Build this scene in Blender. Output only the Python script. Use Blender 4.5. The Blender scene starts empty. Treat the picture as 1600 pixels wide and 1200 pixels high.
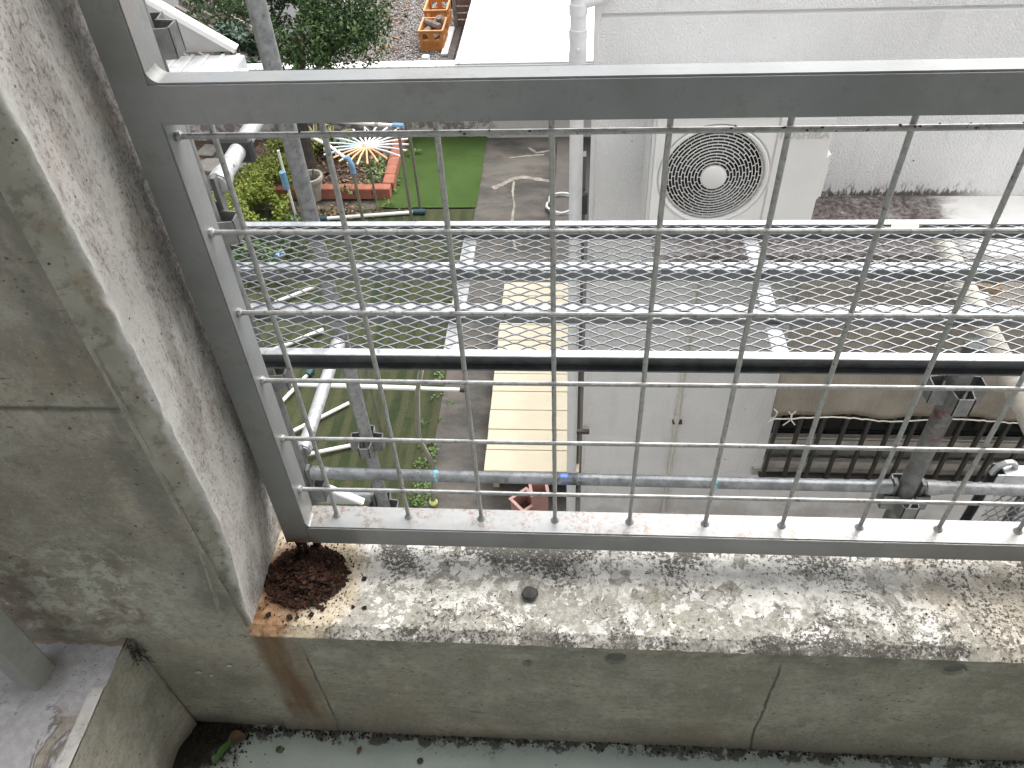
import bpy, bmesh, math, random
from mathutils import Vector, Matrix, noise as mnoise

random.seed(7)
C = bpy.context.scene.collection
sc = bpy.context.scene

# ------------------------------------------------------------------ camera
CAM = Vector((0.31776, -0.64121, 0.82341))
FPX = 1246.37
RR = Vector((0.997326, 0.059646, -0.042226))
RU = Vector((-0.011486, 0.698562, 0.715457))
RF = Vector((-0.072172, 0.713059, -0.697379))
cam_d = bpy.data.cameras.new('camera')
cam = bpy.data.objects.new('camera', cam_d)
C.objects.link(cam)
cam_d.sensor_fit = 'HORIZONTAL'
cam_d.sensor_width = 36.0
cam_d.lens = FPX / 1600 * 36.0
cam_d.clip_start = 0.02
cam_d.clip_end = 400
mw = Matrix((RR, RU, -RF)).transposed().to_4x4()
mw.translation = CAM
cam.matrix_world = mw
sc.camera = cam

# ------------------------------------------------------------------ sky, sun, exposure
SUN_EL, SUN_AZ = 62.0, 48.0          # azimuth measured from +Y towards +X
w = bpy.data.worlds.new('World')
sc.world = w
w.use_nodes = True
nt = w.node_tree
bg = nt.nodes['Background']
sky = nt.nodes.new('ShaderNodeTexSky')
sky.sky_type = 'NISHITA'
sky.sun_disc = False
sky.sun_elevation = math.radians(SUN_EL)
sky.sun_rotation = math.radians(SUN_AZ)
sky.air_density = 1.0
sky.dust_density = 6.0
sky.ozone_density = 1.0
hs = nt.nodes.new('ShaderNodeHueSaturation')
hs.inputs['Saturation'].default_value = 0.22
nt.links.new(sky.outputs[0], hs.inputs['Color'])
nt.links.new(hs.outputs[0], bg.inputs['Color'])
bg.inputs['Strength'].default_value = 0.15
sun_d = bpy.data.lights.new('sun', 'SUN')
sun_d.energy = 1.1
sun_d.angle = math.radians(75)
sun_d.color = (1.0, 0.97, 0.93)
sun = bpy.data.objects.new('sun', sun_d)
C.objects.link(sun)
el, az = math.radians(SUN_EL), math.radians(SUN_AZ)
sdir = Vector((math.sin(az) * math.cos(el), math.cos(az) * math.cos(el), math.sin(el)))
sun.rotation_euler = sdir.to_track_quat('Z', 'Y').to_euler()
sun.location = (0, 3, 12)
vs = sc.view_settings
sc.display_settings.display_device = 'sRGB'
vs.view_transform = 'Standard'
vs.look = 'None'
vs.gamma = 1.0
vs.use_curve_mapping = False
vs.exposure = 1.30
sc.cycles.max_bounces = 10
sc.cycles.diffuse_bounces = 6

# ------------------------------------------------------------------ measuring helpers
def ray(x, y):
    return RR * ((x - 800) / FPX) + RU * (-(y - 600) / FPX) + RF
def onY(x, y, Y):
    d = ray(x, y); return CAM + d * ((Y - CAM.y) / d.y)
def onZ(x, y, Z):
    d = ray(x, y); return CAM + d * ((Z - CAM.z) / d.z)
def onX(x, y, X):
    d = ray(x, y); return CAM + d * ((X - CAM.x) / d.x)
G = -4.1                 # garden ground level
FL = -0.44               # balcony floor level
SILL = -0.14             # top of the parapet
YF = -0.135              # inner face of the balcony wall
YB = 2.9                 # face of the neighbouring house

def V(*a): return Vector(a)
def smooth(t):
    t = max(0.0, min(1.0, t)); return t * t * (3 - 2 * t)
def lerp(a, b, t): return a + (b - a) * t
def nz(x, y, z=0.0): return mnoise.noise(Vector((x, y, z)))
def fbm(x, y, z=0.0, o=4): return mnoise.fractal(Vector((x, y, z)), 1.0, 2.0, o)

# ------------------------------------------------------------------ node helper
class Mat:
    def __init__(s, name):
        s.m = bpy.data.materials.new(name); s.m.use_nodes = True
        s.t = s.m.node_tree; s.b = s.t.nodes['Principled BSDF']
    def set(s, sock, v):
        if v is None: return
        if isinstance(v, bpy.types.NodeSocket): s.t.links.new(v, sock)
        else:
            if sock.type == 'RGBA' and not isinstance(v, (int, float)) and len(v) == 3: v = (*v, 1)
            if sock.type == 'RGBA' and isinstance(v, (int, float)): v = (v, v, v, 1)
            sock.default_value = v
    def node(s, typ, attrs=None, **inp):
        n = s.t.nodes.new(typ)
        for k, v in (attrs or {}).items(): setattr(n, k, v)
        for k, v in inp.items(): s.set(n.inputs[k.replace('_', ' ')], v)
        return n
    def obj(s): return s.node('ShaderNodeTexCoord').outputs['Object']
    def pos(s): return s.node('ShaderNodeNewGeometry').outputs['Position']
    def nrm(s): return s.node('ShaderNodeNewGeometry').outputs['Normal']
    def rnd(s): return s.node('ShaderNodeObjectInfo').outputs['Random']
    def scale(s, v, sc_):
        n = s.node('ShaderNodeMapping'); s.set(n.inputs['Vector'], v); s.set(n.inputs['Scale'], sc_); return n.outputs[0]
    def noise(s, v, scale, detail=4, rough=0.55, dist=0.0):
        n = s.node('ShaderNodeTexNoise', None, Scale=scale, Detail=detail, Roughness=rough, Distortion=dist)
        s.set(n.inputs['Vector'], v); return n.outputs[0]
    def vor(s, v, scale, feature='F1', out='Distance', rand=1.0):
        n = s.node('ShaderNodeTexVoronoi', {'feature': feature}, Scale=scale, Randomness=rand)
        s.set(n.inputs['Vector'], v); return n.outputs[out]
    def wave(s, v, scale, dist=0.0, direction='X', detail=2):
        n = s.node('ShaderNodeTexWave', {'bands_direction': direction}, Scale=scale, Distortion=dist, Detail=detail)
        s.set(n.inputs['Vector'], v); return n.outputs[1]
    def step(s, x, a, b, lo=0.0, hi=1.0):
        n = s.node('ShaderNodeMapRange', {'interpolation_type': 'SMOOTHSTEP'})
        s.set(n.inputs[0], x); n.inputs[1].default_value = a; n.inputs[2].default_value = b
        n.inputs[3].default_value = lo; n.inputs[4].default_value = hi
        return n.outputs[0]
    def math(s, op, a, b=None, c=None):
        n = s.node('ShaderNodeMath', {'operation': op})
        s.set(n.inputs[0], a); s.set(n.inputs[1], b); s.set(n.inputs[2], c); return n.outputs[0]
    def mul(s, *a):
        r = a[0]
        for x in a[1:]: r = s.math('MULTIPLY', r, x)
        return r
    def add(s, a, b): return s.math('ADD', a, b)
    def maxi(s, a, b): return s.math('MAXIMUM', a, b)
    def inv(s, a): return s.math('SUBTRACT', 1.0, a)
    def mix(s, f, a, b, blend='MIX'):
        n = s.node('ShaderNodeMix', {'data_type': 'RGBA', 'blend_type': blend})
        s.set(n.inputs[0], f); s.set(n.inputs[6], a); s.set(n.inputs[7], b); return n.outputs[2]
    def xyz(s, v):
        n = s.node('ShaderNodeSeparateXYZ'); s.set(n.inputs[0], v); return n.outputs
    def band(s, x, a, b, e):            # 1 between a and b with soft edge e
        return s.mul(s.step(x, a - e, a + e), s.step(x, b - e, b + e, 1.0, 0.0))
    def bump(s, h, strength=0.3, dist=0.002, normal=None):
        n = s.node('ShaderNodeBump', None, Strength=strength, Distance=dist)
        s.set(n.inputs['Height'], h)
        if normal is not None: s.set(n.inputs['Normal'], normal)
        return n.outputs[0]
    def out(s, col, rough=0.7, metal=0.0, normal=None, spec=None):
        s.set(s.b.inputs['Base Color'], col); s.set(s.b.inputs['Roughness'], rough); s.set(s.b.inputs['Metallic'], metal)
        if normal is not None: s.set(s.b.inputs['Normal'], normal)
        if spec is not None: s.set(s.b.inputs['Specular IOR Level'], spec)
        return s.m

M = {}
def simple(name, col, rough=0.6, metal=0.0, var=0.12, scale=12.0, bump=0.0, spec=None, dirt=None, dirt_amt=0.3):
    h = Mat(name); p = h.obj()
    n = h.noise(p, scale, 5, 0.6)
    dark = tuple(c * (1 - var) for c in col); lite = tuple(min(1, c * (1 + var)) for c in col)
    c = h.mix(h.step(n, 0.3, 0.7), dark, lite)
    if dirt is not None:
        c = h.mix(h.mul(h.step(h.noise(p, scale * 2.3, 6, 0.7), 0.52, 0.68), dirt_amt), c, dirt)
    nm = h.bump(h.noise(p, scale * 8, 4), bump, 0.002) if bump else None
    M[name] = h.out(c, rough, metal, nm, spec)
    return M[name]

# --- concrete of the inner face
def concrete_front():
    h = Mat('concrete_front'); p = h.pos(); x, y, z = h.xyz(p)
    big = h.noise(p, 3.2, 5, 0.6); mid = h.noise(p, 13, 6, 0.65); fine = h.noise(p, 130, 6, 0.7)
    c = h.mix(h.step(big, 0.35, 0.65), (0.235, 0.218, 0.172), (0.315, 0.302, 0.258))
    c = h.mix(h.mul(h.step(mid, 0.47, 0.68), 0.65), c, (0.38, 0.345, 0.27))
    c = h.mix(h.mul(h.step(mid, 0.5, 0.28), 0.55), c, (0.145, 0.14, 0.112))
    c = h.mix(h.mul(h.step(fine, 0.44, 0.66), 0.5), c, (0.15, 0.14, 0.115))
    c = h.mix(h.mul(h.step(h.noise(p, 300, 4, 0.7), 0.56, 0.66), 0.45), c, (0.42, 0.40, 0.35))
    c = h.mix(h.mul(h.step(h.noise(p, 5.5, 6, 0.7), 0.50, 0.66), 0.55), c, (0.265, 0.212, 0.15))
    c = h.mix(h.mul(h.step(h.noise(p, 19, 7, 0.75), 0.54, 0.62), 0.35), c, (0.40, 0.39, 0.34))
    # soft algae and short dark dashes along the board marks
    st = h.scale(p, (22, 22, 120)); dash = h.noise(st, 1.6, 3, 0.6)
    c = h.mix(h.mul(h.step(dash, 0.63, 0.70), h.step(mid, 0.4, 0.6), 0.8), c, (0.075, 0.07, 0.06))
    st2 = h.scale(p, (3, 3, 60)); c = h.mix(h.mul(h.step(h.noise(st2, 2.0, 4), 0.5, 0.75), 0.3), c, (0.17, 0.16, 0.125))
    # lichen paint remains low on the wall at the left
    left = h.mul(h.step(x, -0.12, -0.25), h.step(z, 0.12, -0.02), h.step(z, -0.2, -0.1))
    c = h.mix(h.mul(left, h.step(h.noise(p, 30, 8, 0.8), 0.49, 0.54), 0.8), c, (0.42, 0.42, 0.355))
    c = h.mix(h.mul(left, h.step(h.noise(p, 9, 6, 0.7), 0.50, 0.60), 0.7), c, (0.15, 0.115, 0.085))
    # pits
    pit = h.mul(h.step(h.vor(p, 55), 0.13, 0.06), h.step(h.noise(p, 18, 2), 0.46, 0.58))
    pit2 = h.mul(h.step(h.vor(p, 150), 0.16, 0.09), h.step(h.noise(p, 30, 2), 0.5, 0.6))
    pp = h.maxi(pit, pit2)
    c = h.mix(h.mul(pp, 0.9), c, (0.045, 0.043, 0.038))
    # black algae under the sill chamfer, darker brown towards the floor
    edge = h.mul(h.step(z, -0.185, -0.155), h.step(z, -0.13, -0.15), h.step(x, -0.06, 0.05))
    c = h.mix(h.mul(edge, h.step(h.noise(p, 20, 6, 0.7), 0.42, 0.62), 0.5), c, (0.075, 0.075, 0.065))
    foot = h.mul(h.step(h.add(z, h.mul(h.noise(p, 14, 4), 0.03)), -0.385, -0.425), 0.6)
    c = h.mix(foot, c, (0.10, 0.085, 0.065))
    # formwork seams
    for xs, hw in ((0.598, 0.0015), (-0.0415, 0.0013)):
        sl = h.math('ABSOLUTE', h.math('SUBTRACT', h.add(x, h.mul(h.math('SUBTRACT', h.noise(p, 40, 3), 0.5), 0.006)), xs))
        c = h.mix(h.mul(h.step(sl, hw * 2, hw * 0.4), h.step(z, -0.17, -0.2), h.step(h.noise(p, 24, 4, 0.6), 0.36, 0.56, 0.25, 0.85)), c, (0.06, 0.06, 0.052))
    jl = h.math('ABSOLUTE', h.math('SUBTRACT', z, 0.288)); c = h.mix(h.mul(h.step(jl, 0.006, 0.001), h.step(x, -0.108, -0.118), 0.75), c, (0.07, 0.068, 0.06))
    shade_band = h.mul(h.band(h.add(x, h.mul(h.math('SUBTRACT', h.noise(p, 14, 4), 0.5), 0.03)), -0.150, -0.108, 0.012), h.step(z, -0.13, -0.05), h.step(h.noise(h.scale(p, (1, 1, .4)), 24, 5, 0.7), 0.3, 0.6))
    c = h.mix(h.mul(shade_band, 0.6), c, (0.12, 0.118, 0.105))  # shading along the chamfer edge, painted in as a blotchy dark band
    # rust water run below the corroded post foot
    xw = h.add(x, h.mul(h.math('SUBTRACT', h.noise(p, 9, 3), 0.5), 0.02))
    run = h.mul(h.band(xw, -0.105, -0.058, 0.012), h.step(z, -0.44, -0.36, 0.3, 1.0), h.step(z, -0.13, -0.15))
    c = h.mix(h.mul(run, h.step(h.noise(h.scale(p, (60, 60, 6)), 1.0, 3), 0.25, 0.6, 0.5, 0.88)), c, (0.125, 0.070, 0.030))
    run2 = h.mul(h.band(xw, -0.055, -0.045, 0.006), h.step(z, -0.13, -0.15), 0.45)
    c = h.mix(run2, c, (0.17, 0.12, 0.07))
    hgt = h.math('SUBTRACT', h.add(h.mul(fine, 0.35), mid), h.mul(pp, 1.5))
    M['concrete_front'] = h.out(c, 0.85, 0, h.bump(hgt, 0.45, 0.003), 0.3)
concrete_front()

def concrete_jamb():
    h = Mat('concrete_jamb'); p = h.pos(); x, y, z = h.xyz(p)
    vs_ = h.scale(p, (6, 6, 1.6)); streak = h.noise(vs_, 4.0, 6, 0.65)
    big = h.noise(p, 7, 5, 0.6); fine = h.noise(p, 210, 7, 0.75); grain = h.noise(h.scale(p, (1, 1, 0.45)), 330, 4, 0.7)
    c = h.mix(h.step(big, 0.35, 0.65), (0.375, 0.362, 0.342), (0.50, 0.487, 0.465))
    c = h.mix(h.mul(h.step(streak, 0.44, 0.62), 0.75), c, (0.245, 0.222, 0.205))
    c = h.mix(h.mul(h.step(grain, 0.51, 0.62), h.step(streak, 0.38, 0.60, 0.2, 1.0), 0.8), c, (0.13, 0.115, 0.105))
    c = h.mix(h.mul(h.step(fine, 0.55, 0.64), h.step(h.noise(p, 16, 4), 0.38, 0.62), 0.85), c, (0.07, 0.06, 0.055))
    c = h.mix(h.mul(h.step(h.noise(p, 14, 6, 0.75), 0.52, 0.66), 0.5), c, (0.30, 0.24, 0.20))
    # outer rim darker with lichen dots
    rim = h.mul(h.step(y, -0.03, 0.005), h.step(h.noise(p, 120, 6, 0.8), 0.44, 0.58))
    c = h.mix(h.mul(rim, 0.7), c, (0.10, 0.09, 0.08))
    # pale ridge on the arris, grey chamfer beyond
    ya = h.add(y, h.mul(h.math('SUBTRACT', h.noise(p, 30, 4), 0.5), 0.012))
    c = h.mix(h.mul(h.band(ya, -0.126, -0.117, 0.004), 0.55), c, (0.58, 0.57, 0.55))
    cham = h.step(ya, -0.1225, -0.1265)
    cc = h.mix(h.step(h.noise(p, 22, 5), 0.4, 0.65), (0.27, 0.26, 0.22), (0.34, 0.33, 0.28))
    cc = h.mix(h.mul(h.step(h.noise(p, 70, 5, 0.7), 0.5, 0.62), 0.5), cc, (0.13, 0.12, 0.10))
    cc = h.mix(h.mul(h.step(h.noise(p, 17, 4), 0.58, 0.7), 0.5), cc, (0.25, 0.17, 0.10))
    c = h.mix(cham, c, cc)
    pit = h.mul(h.step(h.vor(p, 90), 0.15, 0.07), h.step(h.noise(p, 25, 2), 0.5, 0.6))
    c = h.mix(pit, c, (0.04, 0.037, 0.033))
    M['concrete_jamb'] = h.out(c, 0.9, 0, h.bump(h.add(h.mul(fine, 0.6), h.mul(streak, 0.6)), 0.6, 0.003), 0.25)
concrete_jamb()

def sill_mat():
    h = Mat('flaking_sill'); p = h.pos(); x, y, z = h.xyz(p)
    wob = h.mul(h.math('SUBTRACT', h.noise(p, 30, 4), 0.5), 0.03)
    big = h.noise(p, 6.5, 5, 0.62, 0.6); mid = h.noise(p, 22, 6, 0.7); sp = h.noise(p, 200, 8, 0.78); sp2 = h.noise(p, 480, 4, 0.7)
    c = h.mix(h.step(mid, 0.35, 0.65), (0.55, 0.54, 0.50), (0.76, 0.74, 0.69))
    pk = h.noise(p, 26, 9, 0.72, 0.3)
    cover = h.add(h.mul(h.step(y, -0.015, -0.115), 0.10), h.mul(h.math('SUBTRACT', big, 0.5), -0.32))
    pe = h.math('SUBTRACT', pk, h.add(cover, 0.425))
    grey = h.mix(h.step(h.noise(p, 120, 7, 0.8), 0.42, 0.6), (0.19, 0.18, 0.15), (0.40, 0.385, 0.34))
    c = h.mix(h.mul(h.step(pe, 0.012, -0.012), 0.85), c, grey)
    c = h.mix(h.mul(h.step(pe, -0.02, -0.004), h.step(pe, 0.014, 0.0), 0.5), c, (0.13, 0.12, 0.10))
    # bare concrete patches with a dark flake rim
    f1 = h.noise(p, 12, 7, 0.62, 0.7)
    bare = h.mul(h.step(f1, 0.565, 0.575), h.step(x, 0.3, 0.55, 0.25, 1.0))
    c = h.mix(bare, c, h.mix(h.step(sp, 0.4, 0.6), (0.36, 0.345, 0.31), (0.50, 0.48, 0.44)))
    rim = h.mul(h.step(f1, 0.55, 0.566), h.step(f1, 0.59, 0.57))
    c = h.mix(h.mul(rim, h.step(mid, 0.4, 0.55), 0.8), c, (0.16, 0.15, 0.125))
    # olive film
    ol = h.mul(h.step(h.noise(p, 15, 5, 0.65), 0.53, 0.68), h.band(y, -0.115, -0.03, 0.03))
    c = h.mix(h.mul(ol, 0.55), c, (0.33, 0.315, 0.235))
    tan = h.mul(h.step(x, 0.72, 0.86), h.step(h.noise(p, 7, 3), 0.4, 0.6))
    c = h.mix(h.mul(tan, 0.6), c, (0.52, 0.45, 0.35))
    # black speckled lichen: density follows a broad pattern, heavier towards the outside and on the front edge
    dens = h.add(h.mul(h.step(big, 0.40, 0.64), 0.15), h.add(h.mul(h.step(y, -0.06, 0.0), 0.05), h.mul(h.step(y, -0.107, -0.125), 0.07)))
    dens = h.math('SUBTRACT', dens, h.mul(h.step(x, 0.45, 0.8), 0.045))
    thr = h.math('SUBTRACT', sp, h.math('SUBTRACT', 0.615, dens))
    black = h.step(thr, 0.0, 0.022)
    c = h.mix(h.mul(black, 0.9), c, h.mix(h.step(sp2, 0.4, 0.6), (0.035, 0.032, 0.028), (0.10, 0.09, 0.075)))
    cl = h.mul(h.step(h.noise(p, 60, 6, 0.75), 0.575, 0.60), h.step(big, 0.38, 0.55))
    c = h.mix(h.mul(cl, 0.75), c, (0.11, 0.10, 0.085))
    g2 = h.mul(h.step(h.noise(p, 34, 7, 0.75), 0.5, 0.60), h.step(y, -0.02, -0.06), 0.55)
    c = h.mix(g2, c, (0.30, 0.29, 0.25))
    # rust seepage around the corroded foot
    xr = h.add(x, wob); yr = h.add(y, h.mul(wob, 0.8))
    d = h.math('SQRT', h.add(h.math('POWER', h.math('SUBTRACT', xr, -0.055), 2.0), h.math('POWER', h.mul(h.math('SUBTRACT', yr, -0.05), 0.9), 2.0)))
    cream = h.mul(h.step(d, 0.10, 0.075), h.step(sp, 0.62, 0.52))
    c = h.mix(h.mul(cream, 0.8), c, (0.56, 0.47, 0.33))
    dl = h.math('SQRT', h.add(h.math('POWER', h.math('SUBTRACT', xr, -0.085), 2.0), h.math('POWER', h.mul(h.math('SUBTRACT', yr, -0.075), 0.55), 2.0)))
    orange = h.mul(h.step(dl, 0.052, 0.03), h.step(h.noise(p, 45, 5), 0.3, 0.5, 0.5, 1.0))
    c = h.mix(h.mul(orange, 0.9), c, h.mix(h.step(h.noise(p, 60, 4), 0.4, 0.6), (0.17, 0.072, 0.028), (0.33, 0.195, 0.10)))
    core = h.mul(h.step(d, 0.06, 0.04), 0.8)
    c = h.mix(core, c, (0.085, 0.04, 0.025))
    hgt = h.add(h.mul(bare, -0.6), h.add(h.mul(black, 0.5), h.mul(sp, 0.6)))
    M['flaking_sill'] = h.out(c, 0.88, 0, h.bump(hgt, 0.7, 0.002), 0.25)
sill_mat()

def floor_mat():
    h = Mat('floor_paint'); p = h.pos(); x, y, z = h.xyz(p)
    n = h.noise(p, 8, 5); fine = h.noise(p, 160, 6, 0.75)
    c = h.mix(h.step(n, 0.3, 0.7), (0.30, 0.345, 0.315), (0.37, 0.415, 0.38))
    c = h.mix(h.mul(h.step(fine, 0.5, 0.7), 0.35), c, (0.24, 0.26, 0.23))
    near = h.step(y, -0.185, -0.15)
    c = h.mix(h.mul(h.step(h.noise(p, 150, 7, 0.8), 0.63, 0.66), h.step(h.noise(p, 12, 4), 0.45, 0.62), 0.8), c, (0.05, 0.045, 0.035))
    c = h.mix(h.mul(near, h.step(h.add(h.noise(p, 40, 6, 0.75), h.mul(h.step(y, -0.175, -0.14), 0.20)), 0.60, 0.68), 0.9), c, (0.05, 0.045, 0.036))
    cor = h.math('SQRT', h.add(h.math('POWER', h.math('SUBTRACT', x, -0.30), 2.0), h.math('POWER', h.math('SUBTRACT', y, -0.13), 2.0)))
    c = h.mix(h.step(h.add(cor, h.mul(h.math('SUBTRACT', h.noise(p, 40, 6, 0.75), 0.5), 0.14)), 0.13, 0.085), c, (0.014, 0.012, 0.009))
    pit = h.mul(h.step(h.vor(p, 60), 0.12, 0.08), h.step(h.noise(p, 30, 2), 0.52, 0.58))
    c = h.mix(pit, c, (0.03, 0.03, 0.025))
    M['floor_paint'] = h.out(c, 0.55, 0, h.bump(h.add(fine, n), 0.25, 0.002), 0.4)
floor_mat()

def curb_top():
    h = Mat('curb_top'); p = h.pos(); x, y, z = h.xyz(p)
    n = h.noise(p, 9, 6, 0.65, 0.5); fine = h.noise(p, 90, 6, 0.7)
    c = h.mix(h.step(fine, 0.35, 0.65), (0.36, 0.35, 0.36), (0.46, 0.45, 0.45))
    bare = h.mul(h.step(n, 0.50, 0.515), h.step(y, -0.22, -0.26))
    c = h.mix(bare, c, h.mix(h.step(fine, 0.4, 0.6), (0.25, 0.22, 0.18), (0.33, 0.30, 0.25)))
    rim = h.mul(h.step(n, 0.485, 0.503), h.step(n, 0.53, 0.512), h.step(y, -0.2, -0.26))
    c = h.mix(h.mul(rim, 0.7), c, (0.10, 0.09, 0.075))
    back = h.step(h.add(y, h.mul(h.math('SUBTRACT', h.noise(p, 30, 4), 0.5), 0.02)), -0.150, -0.147)
    c = h.mix(back, c, (0.27, 0.22, 0.17))
    lite = h.mul(h.step(x, -0.302, -0.2995), h.step(y, -0.205, -0.212))
    c = h.mix(lite, c, h.mix(h.step(h.noise(p, 50, 5), 0.4, 0.7), (0.55, 0.53, 0.50), (0.44, 0.42, 0.38)))
    d = h.math('SQRT', h.add(h.math('POWER', h.math('SUBTRACT', x, -0.375), 2.0), h.math('POWER', h.math('SUBTRACT', y, -0.20), 2.0)))
    c = h.mix(h.mul(h.step(d, 0.045, 0.025), h.step(fine, 0.3, 0.6), 0.5), c, (0.15, 0.15, 0.14))
    c = h.mix(h.mul(h.step(h.noise(p, 200, 5, 0.75), 0.6, 0.64), h.step(n, 0.4, 0.6)), c, (0.12, 0.11, 0.09))
    M['curb_top'] = h.out(c, 0.7, 0, h.bump(h.add(h.mul(bare, -0.8), h.mul(fine, 0.5)), 0.6, 0.002), 0.35)
curb_top()

def rail_paint(name, rust):
    h = Mat(name); p = h.pos(); x, y, z = h.xyz(p)
    n = h.noise(p, 12, 5); fine = h.noise(p, 240, 5, 0.7); sl = h.noise(h.scale(p, (8, 160, 160)), 1.0, 4, 0.6)
    c = h.mix(h.step(n, 0.3, 0.7), (0.175, 0.185, 0.188), (0.23, 0.237, 0.235))
    c = h.mix(h.mul(h.step(sl, 0.5, 0.7), 0.22), c, (0.17, 0.18, 0.185))
    c = h.mix(h.mul(h.step(h.noise(p, 60, 6, 0.75), 0.58, 0.66), 0.5), c, (0.15, 0.14, 0.125))
    c = h.mix(h.mul(h.step(fine, 0.62, 0.68), 0.4), c, (0.16, 0.15, 0.14))
    c = h.mix(h.mul(h.step(h.noise(p, 6.5, 6, 0.7), 0.48, 0.64), 0.4), c, (0.145, 0.14, 0.12))
    c = h.mix(h.mul(h.step(h.noise(p, 24, 7, 0.75), 0.55, 0.66), 0.35), c, (0.115, 0.105, 0.09))
    up = h.xyz(h.nrm())[2]
    if rust:
        ru = h.mul(h.step(up, 0.5, 0.8), h.step(h.noise(p, 110, 8, 0.8), 0.50, 0.56), h.step(h.noise(p, 16, 3), 0.44, 0.58), h.step(z, 0.02, -0.02))
        c = h.mix(h.mul(ru, 0.85), c, (0.13, 0.062, 0.028))
        dk = h.mul(h.step(up, 0.5, 0.8), h.step(h.noise(p, 130, 7, 0.8), 0.54, 0.59), h.step(h.noise(p, 17, 3), 0.4, 0.6), h.step(z, 0.02, -0.02))
        c = h.mix(h.mul(dk, 0.8), c, (0.05, 0.038, 0.03))
    foot = h.mul(h.step(z, -0.075, -0.100), h.step(x, -0.02, -0.045), h.step(h.noise(p, 70, 5), 0.3, 0.55))
    c = h.mix(foot, c, (0.13, 0.06, 0.03))
    # flaked spots on the post's side
    fl = h.mul(h.step(h.noise(h.scale(p, (1, 1, 0.4)), 48, 4, 0.5), 0.66, 0.675), h.step(h.xyz(h.nrm())[0], 0.5, 0.8), h.step(x, 0.0, -0.02))
    c = h.mix(h.mul(fl, 0.85), c, (0.22, 0.19, 0.18))
    M[name] = h.out(c, h.step(n, 0.3, 0.7, 0.28, 0.42), 0.1, h.bump(h.add(fine, sl), 0.2, 0.001), 1.0)
rail_paint('rail_paint', True)
simple('post_paint', (0.26, 0.265, 0.24), 0.5, 0, 0.15, 14, 0.1, 0.4, (0.16, 0.15, 0.12), 0.5)

def galv(name, a, b, dark, rough, metal, scale=22, spots=0.5):
    h = Mat(name); p = h.obj()
    n = h.noise(p, scale, 6, 0.7); v = h.vor(p, scale * 3, out='Color'); v1 = h.xyz(v)[0]
    c = h.mix(h.step(n, 0.32, 0.68), a, b)
    c = h.mix(h.mul(v1, 0.25), c, b)
    c = h.mix(h.mul(h.step(h.noise(p, scale * 1.7, 6, 0.75), 0.56, 0.66), spots), c, dark)
    M[name] = h.out(c, h.step(n, 0.3, 0.7, rough - 0.08, rough + 0.1), metal, h.bump(h.noise(p, scale * 9, 4), 0.15, 0.001))
galv('wire_steel', (0.27, 0.27, 0.265), (0.41, 0.41, 0.40), (0.06, 0.055, 0.05), 0.42, 0.6, 90, 0.75)
galv('galvanised', (0.15, 0.16, 0.165), (0.29, 0.30, 0.305), (0.07, 0.075, 0.08), 0.45, 0.5, 40, 0.8)
galv('galvanised_dull', (0.095, 0.10, 0.10), (0.17, 0.175, 0.17), (0.05, 0.05, 0.05), 0.55, 0.35, 34, 0.7)
galv('galvanised_bright', (0.33, 0.34, 0.35), (0.48, 0.49, 0.50), (0.08, 0.09, 0.11), 0.45, 0.4, 26, 0.9)
galv('plank_steel', (0.30, 0.315, 0.33), (0.48, 0.50, 0.515), (0.12, 0.13, 0.14), 0.4, 0.7, 22, 0.6)
galv('channel_shaded', (0.045, 0.05, 0.055), (0.085, 0.09, 0.095), (0.03, 0.03, 0.03), 0.4, 0.5, 20, 0.4)  # darker copy of the plank steel: recess shade put into the colour
galv('web_shaded', (0.10, 0.11, 0.12), (0.17, 0.18, 0.19), (0.05, 0.05, 0.05), 0.45, 0.5, 20, 0.4)  # plank steel darkened for the stringer webs, their shade painted in
galv('mesh_steel', (0.13, 0.14, 0.148), (0.235, 0.245, 0.255), (0.08, 0.085, 0.09), 0.42, 0.5, 30, 0.4)
galv('cream_pipe', (0.27, 0.25, 0.21), (0.42, 0.395, 0.345), (0.13, 0.10, 0.075), 0.75, 0.0, 30, 0.75)
galv('aluminium', (0.42, 0.43, 0.44), (0.58, 0.59, 0.60), (0.24, 0.24, 0.25), 0.4, 0.4, 14, 0.4)
def smeared_mat():
    h = Mat('smeared_steel'); p = h.pos(); z = h.xyz(p)[2]
    n = h.noise(p, 34, 6, 0.7)
    c = h.mix(h.step(n, 0.32, 0.68), (0.075, 0.08, 0.08), (0.14, 0.145, 0.14))
    c = h.mix(h.mul(h.step(h.noise(p, 60, 6, 0.75), 0.56, 0.66), 0.6), c, (0.04, 0.04, 0.04))
    c = h.mix(h.mul(h.band(z, -0.74, -0.60, 0.02), h.step(h.noise(p, 14, 4, 0.6), 0.46, 0.54), 0.9), c, (0.075, 0.02, 0.022))
    M['smeared_steel'] = h.out(c, 0.55, 0.3, h.bump(h.noise(p, 220, 4), 0.15, 0.001))
smeared_mat()
simple('stair_panel', (0.36, 0.36, 0.36), 0.5, 0.15, 0.08, 6, 0.05)

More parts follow.
